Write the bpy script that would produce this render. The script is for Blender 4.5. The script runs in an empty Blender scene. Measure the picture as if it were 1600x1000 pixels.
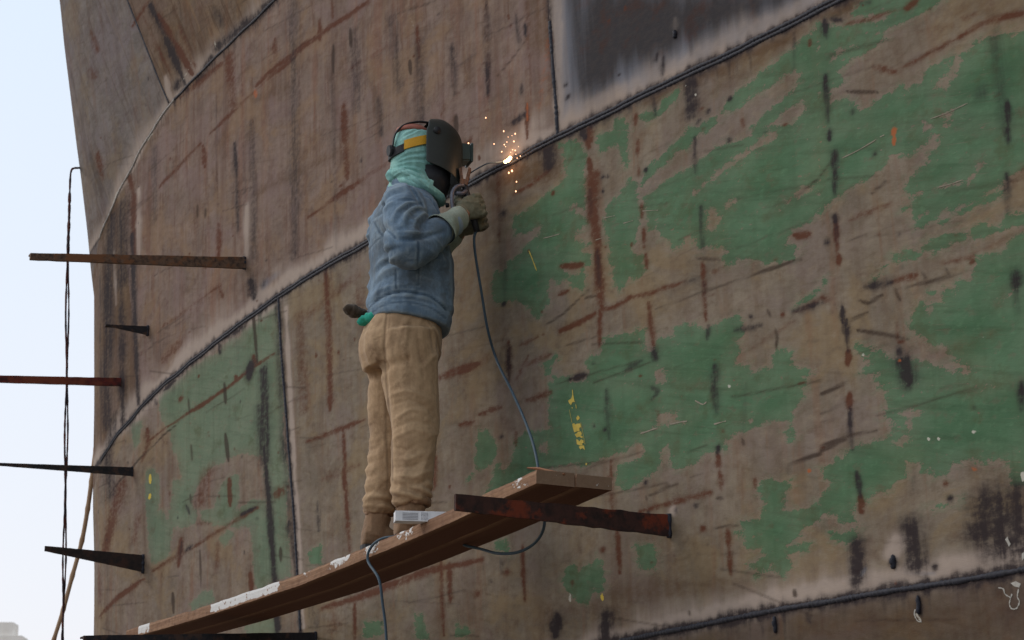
import bpy, bmesh, math, random, json
import numpy as np
from mathutils import Vector, Matrix, Quaternion
random.seed(4)
scene = bpy.context.scene
C = bpy.data.collections.new("scene"); scene.collection.children.link(C)

# ------------------------------------------------------------------ camera
FPX, TH, CZ = 3600.0, math.radians(15.0), 1.6
cam = bpy.data.cameras.new("camera"); cam.sensor_width = 36.0; cam.lens = 36.0 * FPX / 1600.0
cam.clip_end = 2000.0; cam.clip_start = 0.1
cam.dof.use_dof = True; cam.dof.focus_distance = 9.5; cam.dof.aperture_fstop = 9.0
camo = bpy.data.objects.new("camera", cam); scene.collection.objects.link(camo)
camo.location = (0, 0, CZ); camo.rotation_euler = (math.radians(90) + TH, 0, 0)
scene.camera = camo
# ------------------------------------------------------------------ light
SUN_EL, SUN_AZ = math.radians(38), math.radians(-75)   # azimuth from +Y towards +X
w = bpy.data.worlds.new("World"); scene.world = w; w.use_nodes = True
nt = w.node_tree
for n in list(nt.nodes): nt.nodes.remove(n)
wo = nt.nodes.new("ShaderNodeOutputWorld"); bg = nt.nodes.new("ShaderNodeBackground")
sky = nt.nodes.new("ShaderNodeTexSky"); sky.sky_type = 'NISHITA'; sky.sun_disc = False
sky.sun_elevation = SUN_EL; sky.sun_rotation = SUN_AZ
sky.air_density = 1.0; sky.dust_density = 3.0; sky.ozone_density = 1.2; sky.altitude = 10
SKYTINT = (1.02, 0.93, 0.86)
mx = nt.nodes.new("ShaderNodeMix"); mx.data_type = 'RGBA'; mx.inputs[0].default_value = 0.62
tc = nt.nodes.new("ShaderNodeTexCoord"); sx = nt.nodes.new("ShaderNodeSeparateXYZ"); nt.links.new(tc.outputs["Generated"], sx.inputs[0])
rp = nt.nodes.new("ShaderNodeValToRGB"); nt.links.new(sx.outputs[2], rp.inputs[0]); rp.color_ramp.elements[0].position = .10; rp.color_ramp.elements[1].position = .42
rp.color_ramp.elements[0].color = (.92, .90, .94, 1); rp.color_ramp.elements[1].color = (.79, .90, 1.0, 1)
vm = nt.nodes.new("ShaderNodeVectorMath"); vm.operation = 'SCALE'; nt.links.new(rp.outputs[0], vm.inputs[0]); vm.inputs[3].default_value = 12.2
nt.links.new(vm.outputs[0], mx.inputs[7])       # thin bright cloud veil over the blue
nt.links.new(sky.outputs[0], mx.inputs[6]); nt.links.new(mx.outputs[2], bg.inputs[0])
bg.inputs[1].default_value = 0.10
nt.links.new(bg.outputs[0], wo.inputs[0])
sl = bpy.data.lights.new("sun", 'SUN'); sl.energy = 0.7; sl.angle = math.radians(25); sl.color = (1.0, 0.95, 0.88)
so = bpy.data.objects.new("sun", sl); scene.collection.objects.link(so)
sd = Vector((math.sin(SUN_AZ) * math.cos(SUN_EL), math.cos(SUN_AZ) * math.cos(SUN_EL), math.sin(SUN_EL)))
so.rotation_euler = sd.to_track_quat('Z', 'Y').to_euler()
scene.view_settings.view_transform = 'Standard'; scene.view_settings.look = 'None'
scene.view_settings.exposure = 0.12; scene.view_settings.gamma = 1.0
scene.render.engine = 'CYCLES'

# ------------------------------------------------------------------ measuring helpers
A3 = np.array
FW = A3([0, math.cos(TH), math.sin(TH)]); UP = A3([0, -math.sin(TH), math.cos(TH)]); RT = A3([1.0, 0, 0]); CC = A3([0, 0, CZ])
def ray(x, y): return RT * (x - 800) / FPX + UP * (500 - y) / FPX + FW
def proj(P):
    P = np.asarray(P, float) - CC; d = P @ FW
    return np.stack([800 + FPX * (P @ RT) / d, 500 - FPX * (P @ UP) / d], -1)
def at(x, y, Y): r = ray(x, y); return CC + r * Y / r[1]
def atz(x, y, Z): r = ray(x, y); return CC + r * (Z - CZ) / r[2]

# ------------------------------------------------------------------ object helpers
def link(o): C.objects.link(o); return o
def tag(o, label=None, cat=None, group=None, kind=None):
    if label: o["label"] = label
    if cat: o["category"] = cat
    if group: o["group"] = group
    if kind: o["kind"] = kind
    return o
def empty(name, loc, label, cat, group=None):
    o = link(bpy.data.objects.new(name, None)); o.location = loc; o.empty_display_size = 0.1
    return tag(o, label, cat, group)
def mesh_obj(name, me, mat, parent=None, smooth=True):
    o = link(bpy.data.objects.new(name, me)); me.materials.clear(); me.materials.append(mat)
    me.polygons.foreach_set("use_smooth", [smooth] * len(me.polygons))
    if parent is not None:
        o.parent = parent; o.matrix_parent_inverse = Matrix.Translation(-Vector(parent.location))
    return o
def from_data(name, V, F, mat, parent=None, smooth=True):
    me = bpy.data.meshes.new(name); me.from_pydata([tuple(map(float, v)) for v in V], [], F); me.update()
    return mesh_obj(name, me, mat, parent, smooth)
class MB:
    def __init__(s): s.V = []; s.F = []
    def add(s, V, F):
        n = len(s.V); s.V += [tuple(map(float, v)) for v in V]; s.F += [tuple(i + n for i in f) for f in F]; return s
    def hexa(s, P):      # 8 points: bottom 4 (ccw), top 4
        return s.add(P, [(0, 3, 2, 1), (4, 5, 6, 7), (0, 1, 5, 4), (1, 2, 6, 5), (2, 3, 7, 6), (3, 0, 4, 7)])
    def box(s, c, x, y, z):  # centre and half-axis vectors
        c, x, y, z = map(A3, (c, x, y, z))
        return s.hexa([c-x-y-z, c+x-y-z, c+x+y-z, c-x+y-z, c-x-y+z, c+x-y+z, c+x+y+z, c-x+y+z])
    def tube(s, P, R, n=10, flat=1.0, cap=True):
        P = [A3(p, float) for p in P]; m = len(P)
        if np.isscalar(R): R = [R] * m
        up = A3([0.03, 0.02, 1.0]); V = []; prev = None
        for i in range(m):
            t = P[min(i+1, m-1)] - P[max(i-1, 0)]; t = t / (np.linalg.norm(t) + 1e-9)
            if prev is None:
                a = np.cross(t, up if abs(t[2]) < .9 else A3([1.0, 0, 0]))
            else: a = prev - t * (prev @ t)
            a = a / np.linalg.norm(a); prev = a; b = np.cross(t, a)
            for k in range(n):
                q = 2 * math.pi * k / n
                V.append(P[i] + R[i] * (a * math.cos(q) + b * math.sin(q) * flat))
        F = [(i*n+k, i*n+(k+1) % n, (i+1)*n+(k+1) % n, (i+1)*n+k) for i in range(m-1) for k in range(n)]
        if cap: F += [tuple(range(n))[::-1], tuple(range((m-1)*n, m*n))]
        return s.add(V, F)
    def rings(s, R, cap=True):   # list of equal-length rings of points
        n = len(R[0]); V = [p for r in R for p in r]; m = len(R)
        F = [(i*n+k, i*n+(k+1) % n, (i+1)*n+(k+1) % n, (i+1)*n+k) for i in range(m-1) for k in range(n)]
        if cap: F += [tuple(range(n))[::-1], tuple(range((m-1)*n, m*n))]
        return s.add(V, F)
    def build(s, name, mat, parent=None, smooth=True, bevel=0, label=None):
        me = bpy.data.meshes.new(name); me.from_pydata(s.V, [], s.F); me.update()
        bm = bmesh.new(); bm.from_mesh(me); bmesh.ops.recalc_face_normals(bm, faces=bm.faces)
        if bevel: bmesh.ops.bevel(bm, geom=bm.edges[:], offset=bevel, segments=2, affect='EDGES', profile=0.6)
        bm.to_mesh(me); bm.free()
        o = mesh_obj(name, me, mat, parent, smooth)
        if label: o["label"] = label
        return o
def catmull(P, n=8):
    P = [A3(p, float) for p in P]; Q = [2*P[0]-P[1]] + P + [2*P[-1]-P[-2]]; out = []
    for i in range(1, len(Q)-2):
        for k in range(n):
            t = k / n
            out.append(0.5*((2*Q[i]) + (-Q[i-1]+Q[i+1])*t + (2*Q[i-1]-5*Q[i]+4*Q[i+1]-Q[i+2])*t*t + (-Q[i-1]+3*Q[i]-3*Q[i+1]+Q[i+2])*t**3))
    return out + [P[-1]]
# value noise, vectorised
_rng = np.random.RandomState(11); _tab = _rng.rand(4096)
def vnoise(p):
    p = np.asarray(p, float); i = np.floor(p).astype(np.int64); f = p - i; f = f*f*(3-2*f); r = 0
    for dx in (0, 1):
        for dy in (0, 1):
            for dz in (0, 1):
                h = ((i[..., 0]+dx)*73856093 ^ (i[..., 1]+dy)*19349663 ^ (i[..., 2]+dz)*83492791) & 4095
                r = r + _tab[h] * np.where(dx, f[..., 0], 1-f[..., 0]) * np.where(dy, f[..., 1], 1-f[..., 1]) * np.where(dz, f[..., 2], 1-f[..., 2])
    return r
def fbm(p, o=3):
    r = 0; a = .5
    for k in range(o): r = r + a * vnoise(p * 2**k + 17.3*k); a *= .5
    return r / (1 - .5**o)

# ------------------------------------------------------------------ materials
def nmat(name):
    m = bpy.data.materials.new(name); m.use_nodes = True; t = m.node_tree
    b = t.nodes["Principled BSDF"]; return m, t, b
class NT:
    def __init__(s, t): s.t = t
    def new(s, k, **kw):
        n = s.t.nodes.new(k)
        for a, v in kw.items(): setattr(n, a, v)
        return n
    def val(s, n, sock, v):
        if hasattr(v, "is_output") : s.t.links.new(v, n.inputs[sock])
        else: n.inputs[sock].default_value = v
    def math(s, op, a, b=0.0, c=None, clamp=False):
        n = s.new("ShaderNodeMath", operation=op); n.use_clamp = clamp
        s.val(n, 0, a); s.val(n, 1, b)
        if c is not None: s.val(n, 2, c)
        return n.outputs[0]
    def step(s, x, lo, hi):
        n = s.new("ShaderNodeMapRange", interpolation_type='SMOOTHSTEP'); s.val(n, 0, x); s.val(n, 1, lo); s.val(n, 2, hi); return n.outputs[0]
    def mix(s, f, a, b, blend='MIX'):
        n = s.new("ShaderNodeMix", data_type='RGBA', blend_type=blend); s.val(n, 0, f)
        s.val(n, 6, a if hasattr(a, "is_output") else (*a, 1)); s.val(n, 7, b if hasattr(b, "is_output") else (*b, 1)); return n.outputs[2]
    def noise(s, vec, scale, detail=4, rough=.55, dist=0.0, off=None):
        v = s.scale(vec, (scale, scale, scale) if np.isscalar(scale) else scale, off)
        n = s.new("ShaderNodeTexNoise"); s.val(n, "Vector", v); n.inputs["Scale"].default_value = 1
        n.inputs["Detail"].default_value = detail; n.inputs["Roughness"].default_value = rough; n.inputs["Distortion"].default_value = dist
        return n.outputs[0]
    def scale(s, vec, sc, off=None, rot=None):
        n = s.new("ShaderNodeMapping"); s.val(n, 0, vec); n.inputs["Scale"].default_value = sc
        if off: n.inputs["Location"].default_value = off
        if rot: n.inputs["Rotation"].default_value = rot
        return n.outputs[0]
    def attr(s, name): return s.new("ShaderNodeAttribute", attribute_name=name)
    def bump(s, b, h, strength, dist):
        n = s.new("ShaderNodeBump"); s.val(n, "Height", h); n.inputs["Strength"].default_value = strength; n.inputs["Distance"].default_value = dist
        s.t.links.new(n.outputs[0], b.inputs["Normal"])
def simple(name, c1, c2, scale=20, rough=.7, bump=.3, bdist=.004, metal=0.0, stretch=(1, 1, 1), spec=.3, fine=None):
    m, t, b = nmat(name); N = NT(t); co = N.new("ShaderNodeTexCoord").outputs["Object"]
    a = N.noise(co, tuple(scale*k for k in stretch), 6, .62); f = N.step(a, .3, .7)
    col = N.mix(f, c1, c2)
    g = N.noise(co, scale*9, 3, .6)
    col = N.mix(.35, col, N.mix(g, tuple(.55*k for k in c1), tuple(min(1, 1.35*k) for k in c2)))
    t.links.new(col, b.inputs["Base Color"]); b.inputs["Roughness"].default_value = rough; b.inputs["Metallic"].default_value = metal
    b.inputs["Specular IOR Level"].default_value = spec
    if bump: N.bump(b, N.math('ADD', a, N.math('MULTIPLY', g, .4)), bump, bdist)
    return m
def rusty(name, base, rust, dark, amount=.5, scale=14):
    m, t, b = nmat(name); N = NT(t); co = N.new("ShaderNodeTexCoord").outputs["Object"]
    a = N.noise(co, scale, 7, .65); c = N.noise(co, scale*3.1, 5, .6, off=(3, 1, 7)); d = N.noise(co, scale*.4, 4, .6, off=(9, 2, 1))
    col = N.mix(N.step(c, .35, .7), base, dark)
    col = N.mix(N.step(N.math('ADD', a, N.math('MULTIPLY', d, .6)), .9-.35*amount, 1.0-.2*amount), col, rust)
    t.links.new(col, b.inputs["Base Color"]); b.inputs["Roughness"].default_value = .8; b.inputs["Specular IOR Level"].default_value = .25
    N.bump(b, N.math('ADD', a, c), .5, .004)
    return m
def cloth(name, c1, c2, dirt, weave=900, dirt_amt=.5, rough=.9, wear=None):
    m, t, b = nmat(name); N = NT(t); co = N.new("ShaderNodeTexCoord").outputs["Object"]
    a = N.noise(co, 7, 5, .6); f = N.noise(co, 60, 3, .6, off=(4, 4, 4)); s = N.noise(co, (90, 90, 14), 3, .6)
    col = N.mix(N.step(a, .3, .7), c1, c2)
    col = N.mix(N.math('MULTIPLY', N.step(f, .4, .75), .35), col, tuple(k*.6 for k in c1))
    col = N.mix(N.math('MULTIPLY', N.step(s, .5, .75), .25), col, tuple(min(1, k*1.5) for k in c2))
    col = N.mix(N.math('MULTIPLY', N.step(N.noise(co, 4.5, 6, .68, off=(2, 8, 5)), .48, .68), dirt_amt), col, dirt)
    sw = N.attr("stitch"); ss = N.new("ShaderNodeSeparateColor"); t.links.new(sw.outputs["Color"], ss.inputs[0])
    col = N.mix(N.math('MULTIPLY', ss.outputs[1], N.step(N.noise(co, 30, 4, .65, off=(5, 1, 1)), .38, .62)), col, wear or c2)  # pale seam wear, plus painted highlights on shoulder and forearm
    col = N.mix(N.math('MULTIPLY', ss.outputs[2], N.step(N.noise(co, 24, 5, .65, off=(1, 5, 1)), .35, .65)), col, dirt)
    col = N.mix(N.math('MULTIPLY', ss.outputs[0], .80), col, tuple(k*.42 for k in c1))
    g = N.new("ShaderNodeNewGeometry").outputs["Pointiness"]
    if wear: col = N.mix(N.math('MULTIPLY', N.step(N.math('ADD', g, N.math('MULTIPLY', N.math('SUBTRACT', f, .5), .05)), .505, .56), .6), col, wear)  # fold ridges lightened in the colour, adding contrast the soft light lacks
    t.links.new(col, b.inputs["Base Color"]); b.inputs["Roughness"].default_value = rough; b.inputs["Specular IOR Level"].default_value = .15
    b.inputs["Sheen Weight"].default_value = .12
    wv = N.noise(co, weave*.3, 2, .5)
    h = N.math('ADD', N.math('MULTIPLY', N.noise(co, 38, 4, .6, dist=.6), 1.0), N.math('MULTIPLY', wv, .3))
    N.bump(b, h, .35, .006)
    return m

GREEN=[[-1062,4583,-971,4581,-909,4570,-861,4559,-790,4555,-717,4542,-627,4534,-553,4529,-484,4509,-430,4477,-496,4466,-562,4464,-645,4475,-741,4472,-821,4478,-854,4498,-928,4470,-924,4434,-860,4409,-797,4402,-716,4390,-641,4357,-687,4338,-767,4350,-847,4367,-946,4362,-950,4329,-895,4310,-839,4290,-1035,4228],[-413,4478,-327,4476,-256,4459,-340,4432,-410,4449],[-195,4653,-114,4655,-58,4642,-20,4624,90,4649,102,4622,39,4597,-45,4596,-101,4608,-166,4627],[298,4695,213,4663,189,4609,303,4644],[-1049,4604,-1196,4538,-1335,4510,-1243,4571,-1301,4585,-1352,4594,-1758,4442,-1667,4433,-1577,4436,-1471,4444,-1356,4454,-1427,4419,-1364,4411,-1308,4408,-1272,4402,-1210,4419,-1186,4392,-1157,4393,-1180,4344,-1093,4341,-1096,4304,-1181,4294,-1258,4225,-1307,4226,-1370,4232,-1445,4238,-1478,4231,-1508,4208,-1543,4223,-1560,4200,-1590,4229,-1631,4249,-1707,4244,-1746,4248,-1736,4221,-1695,4197,-1649,4187,-1647,4171,-1695,4151,-1723,4167,-1751,4191,-1772,4213,-1781,4235,-1824,4233,-1845,4251,-1923,4244,-1982,4235,-2037,4211,-2122,4194,-2092,3892,-1006,4233],[-241,4483,-131,4458,-38,4436,74,4424,107,4373,99,4355,31,4381,-80,4398,-163,4418,-242,4409,-271,4434,-360,4456],[-618,4374,-614,4333,-451,4359,-401,4360,-314,4347,-260,4329,-155,4336,-46,4328,10,4319,94,4313,97,4283,135,4274,141,4316,144,4383,218,4405,328,4370,365,4173,224,4136,165,4160,152,4197,138,4244,89,4261,83,4229,70,4175,24,4173,-8,4124,-52,4107,-74,4057,-127,4058,-201,4092,-232,4054,-245,4012,-279,4008,-297,4013,-396,3991,-427,3964,-408,3941,-567,3899,-825,3832,-845,3872,-787,3896,-821,3932,-912,3935,-988,3950,-1037,4242],[-1008,4251,-1632,4053,-1603,4025,-1548,4003,-1482,3994,-1394,4038,-1377,4013,-1334,3995,-1279,3990,-1187,3982,-1107,3969,-1034,3964,-1017,3946,-974,3949],[-1620,4057,-2094,3907,-2079,3797,-1941,3795,-1909,3776,-1850,3777,-1794,3765,-1696,3768,-1645,3758,-1654,3780,-1623,3780,-1582,3759,-1536,3750,-1491,3754,-1483,3794,-1471,3857,-1454,3879,-1465,3914,-1486,3924,-1528,3942,-1574,3949,-1584,3976,-1637,3989,-1634,4015],[-1906,3757,-1831,3770,-1769,3760,-1682,3756,-1693,3744,-1797,3744,-1904,3738],[-1605,3744,-1650,3748,-1655,3738,-1611,3738],[-2061,3665,-1908,3684,-1887,3658,-1864,3661,-1809,3692,-1748,3692,-1755,3650,-1874,3646,-2056,3624],[-1722,3679,-1669,3698,-1612,3697,-1530,3702,-1508,3683,-1569,3655,-1645,3663,-1707,3663],[-1501,3681,-1413,3704,-1353,3703,-1377,3684,-1466,3661,-1499,3664],[-2053,3605,-1927,3608,-1895,3585,-1852,3572,-1766,3595,-1765,3587,-2041,3515],[-1422,3833,-1463,3842,-1460,3822],[366,4163,124,4099,131,4021,197,4012,243,4029,264,4014,293,4011,323,3998,358,4038],[-410,3959,-490,3938,-470,3905,-405,3918],[-569,3917,-842,3845,-788,3837,-673,3853,-583,3895],[396,3838,281,3826,142,3804,159,3729,87,3713,49,3724,55,3760,-51,3736,-63,3767,-134,3769,-201,3744,-267,3719,-334,3713,-393,3718,-450,3719,-489,3696,-491,3640,-456,3620,-477,3587,-434,3569,-440,3545,-511,3529,-539,3496,-595,3497,-633,3489,-665,3496,-654,3539,-686,3541,-775,3516,-770,3477,-806,3456,-890,3416,-839,3418,-842,3383,413,3644],[-815,3672,-824,3688,-885,3695,-952,3701,-936,3683,-859,3666],[-1767,3603,-2043,3530,-1990,3143,-1229,3302,-1226,3328,-1255,3343,-1154,3360,-1150,3378,-1191,3381,-1187,3404,-1129,3442,-1132,3467,-1211,3432,-1282,3404,-1286,3382,-1332,3376,-1433,3345,-1513,3316,-1567,3292,-1601,3272,-1617,3253,-1632,3274,-1672,3245,-1698,3260,-1647,3290,-1607,3315,-1598,3345,-1502,3383,-1492,3402,-1437,3427,-1410,3470,-1446,3499,-1481,3520,-1506,3510,-1515,3479,-1539,3473,-1543,3501,-1592,3489,-1590,3522,-1616,3532,-1638,3510,-1648,3536,-1680,3544,-1727,3532,-1756,3565],[-962,3725,-1005,3719,-989,3705,-960,3708],[-1353,3707,-1405,3693,-1376,3676,-1351,3686],[-1297,3688,-1323,3685,-1308,3672],[-1252,3656,-1293,3659,-1258,3650],[-1528,3537,-1592,3542,-1552,3527],[411,3664,-837,3401,-816,3349,-775,3322,-749,3287,-704,3292,-613,3309,-534,3302,-503,3304,-438,3302,-364,3293,-344,3256,-220,3269,-150,3245,-81,3243,-19,3240,20,3285,25,3324,14,3345,68,3341,83,3286,112,3258,204,3250,261,3235,327,3227,410,3256,417,3286,385,3320,299,3330,196,3331,200,3385,312,3391,323,3368,436,3394],[-707,3251,-747,3270,-780,3229,-741,3214,-712,3233],[-521,3107,-592,3113,-681,3089,-734,3088,-732,3067,-692,3048,-676,2976,-556,2995,-546,3050],[-892,2993,-825,2978,-801,2956,-886,2943],[-1231,3318,-1223,3303,-1260,3279,-1268,3227,-1245,3211,-1300,3167,-1270,3136,-1249,3128,-1202,3128,-1134,3136,-1085,3125,-1035,3117,-986,3117,-962,3100,-905,3102,-908,3067,-941,3040,-901,3009,-878,2995,-863,2989,-858,2947,-1053,2917,-1084,2945,-1146,2951,-1181,2962,-1248,2959,-1271,2984,-1344,2992,-1350,3039,-1413,3028,-1422,2994,-1454,2997,-1475,2969,-1543,2961,-1584,2990,-1632,2989,-1669,2990,-1725,2964,-1743,2969,-1822,2951,-1835,2914,-1830,2881,-1953,2871,-1992,3158],[-1438,2876,-1532,2872,-1594,2878,-1593,2870,-1469,2867],[748,4729,602,4700,544,4655,527,4618,546,4517,543,4431,557,4392,625,4433,708,4440,627,4407,530,4343,532,4322,656,4319,638,4287,518,4245,601,4235,604,4204,1088,4330,1073,4382,1017,4378,950,4387,903,4424,1036,4427,1136,4448,1166,4496,1141,4528,1028,4525,938,4532,849,4551,762,4559,697,4572,702,4644,719,4698],[441,4666,303,4649,189,4614,203,4566,212,4470,249,4487,262,4553,308,4588,408,4587,445,4620],[144,4378,198,4415,289,4374,378,4363,401,4328,415,4279,390,4231,368,4143,236,4108,193,4158,152,4197,143,4286,156,4351],[1075,4349,1212,4346,1249,4316,1318,4334,1368,4290,1348,4234,1328,4190,1259,4179,1157,4171,1092,4128,1038,4109,1009,4059,966,4043,932,4068,876,4086,883,4131,857,4194,816,4163,797,4142,753,4163,694,4111,615,4070,583,4088,577,4155,526,4158,512,4201],[395,4170,363,4090,348,4040,323,3998,274,4011,252,4036,179,4013,122,4018,127,4060,228,4096,234,4128],[454,3846,151,3807,159,3729,96,3710,55,3755,-7,3746,11,3561,608,3685,583,3741,610,3778,567,3800,489,3787],[949,3852,840,3870,822,3840,886,3828,889,3791,932,3795],[869,3782,745,3755,738,3712,872,3740],[902,3767,9,3579,32,3344,76,3352,73,3294,121,3264,203,3259,308,3229,399,3269,406,3294,384,3330,196,3331,200,3385,302,3394,342,3377,495,3380,675,3376,713,3398,774,3409,816,3406,1005,3419,1363,3390,1490,3405,1416,3458,1389,3508,1343,3510,1312,3462,1253,3494,1227,3543,1212,3584,1122,3604,1014,3584,917,3576,911,3653],[1530,3682,1447,3672,1392,3628,1361,3579,1376,3533,1447,3518,1530,3511,1576,3530,1558,3615],[1638,3507,1589,3510,1591,3488,1651,3487],[318,3017,155,3003,150,2959,155,2908,273,2915,285,2979],[-542,3015,-531,2981,-421,2990,-426,2962,-369,2957,-424,2940,-443,2893,-528,2885,-548,2851,-445,2844,-443,2822,-483,2825,-478,2786,-519,2798,-588,2798,-652,2763,-693,2788,-708,2794,-691,2835,-787,2839,-819,2860,-776,2866,-664,2869,-778,2887,-765,2906,-870,2928,-888,2960],[-867,2963,-1069,2931,-1064,2894,-995,2896,-977,2929],[-922,2882,-1005,2862,-1082,2871,-1049,2822,-987,2827,-947,2849],[853,2953,824,2999,757,3006,727,2969,693,2989,612,2986,577,3021,534,2975,523,2926,527,2879,575,2869,605,2889,673,2841,737,2857,816,2900],[1409,3192,1299,3184,1285,3122,1412,3149],[2733,3009,2528,2994,2532,2929,2736,2942],[2190,2982,2117,2974,2061,2858,2186,2872],[1796,2891,1661,2858,1682,2825,1799,2838],[3752,4797,4036,4803,4219,4804,4258,4714,4408,4755,4602,4705,4740,4721,4942,4721,5107,4698,5319,4682,5515,4670,5559,4625,5536,4560,3649,4186,3692,4476,3720,4686],[5559,4671,5492,4566,5514,4533,5340,4386,5319,4293,5255,4251,5213,4170,5172,4104,5340,4118,5340,4029,5383,3948,5425,3866,5090,3814,4948,3836,5008,3946,4947,3993,4846,4048,4707,4081,4514,4075,4457,4093,4233,4080,3965,4011,3931,3971,3933,3904,3884,3776,3853,3625,3651,3594,3609,3861,3670,4070,3680,4285],[4653,3762,4671,3835,4554,3956,4458,3995,4291,3980,4275,3854,4312,3805,4463,3718],[5757,4258,5645,4246,5535,4181,5534,4046,5643,3899,5754,3916,5779,4163],[6060,4601,5828,4571,5872,4440,5987,4415,6035,4518],[4257,3796,4094,3810,3901,3779,3887,3631,4425,3713],[5755,4022,5512,3983,5340,3867,5361,3797,5382,3705,5468,3688,5686,3689,5731,3777,5754,3931],[5425,3969,4907,3886,4948,3814,5214,3826,5298,3890],[4887,3883,4185,3771,4425,3740,4614,3749,4848,3820],[4134,3648,4150,3711,4007,3742,3648,3685,3592,3341,3826,3346,4035,3321,4086,3367,4101,3516],[4831,3423,4695,3419,4658,3346,5011,3333,5051,3380],[4251,3162,3986,3171,3781,3159,3767,3068,4163,3112],[4615,3672,4463,3705,4333,3671,4502,3621],[3376,3430,3222,3449,3201,3344,3353,3365]]
HOLES=[[-1344,4529,-1476,4490,-1393,4480,-1340,4499],[-1119,4442,-1144,4469,-1284,4443,-1214,4445,-1164,4449],[-1655,4080,-1717,4072,-1708,4050,-1681,4038],[-1578,4083,-1615,4067,-1618,4045,-1575,4059],[-817,4302,-725,4321,-626,4300,-477,4288,-374,4266,-251,4239,-232,4229,-267,4224,-390,4252,-525,4269,-641,4282,-720,4276],[-327,4144,-369,4132,-399,4095,-369,4056,-319,4060],[-428,4140,-496,4149,-502,4133,-443,4121],[-740,4028,-850,4052,-906,4077,-969,4036,-886,4033,-809,4027],[-1607,3856,-1731,3848,-1736,3839,-1625,3846],[-1743,3845,-1781,3850,-1815,3881,-1831,3864,-1798,3845,-1747,3827],[-1473,3869,-1550,3864,-1478,3859],[-1516,3794,-1555,3799,-1560,3790,-1521,3784],[74,3652,6,3608,36,3575,90,3587],[-1847,3443,-1907,3452,-1911,3443,-1864,3435],[83,3469,-50,3457,-48,3438,14,3436,-115,3406,-1,3414,87,3422,206,3420,96,3423],[-451,3341,-523,3340,-505,3326],[-1344,3204,-1445,3184,-1431,3174,-1392,3170,-1388,3134,-1363,3143],[-1280,3109,-1373,3120,-1370,3101,-1330,3088],[770,4210,686,4210,596,4171,585,4178,650,4147,721,4165],[1008,3519,953,3535,924,3498,936,3475,999,3497],[-561,2828,-583,2825,-573,2804]]
MILL=[[717,5511,742,5070,730,4817,100,4751,-351,4708,-762,4662,-1251,4640,-1561,4630]]
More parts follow.
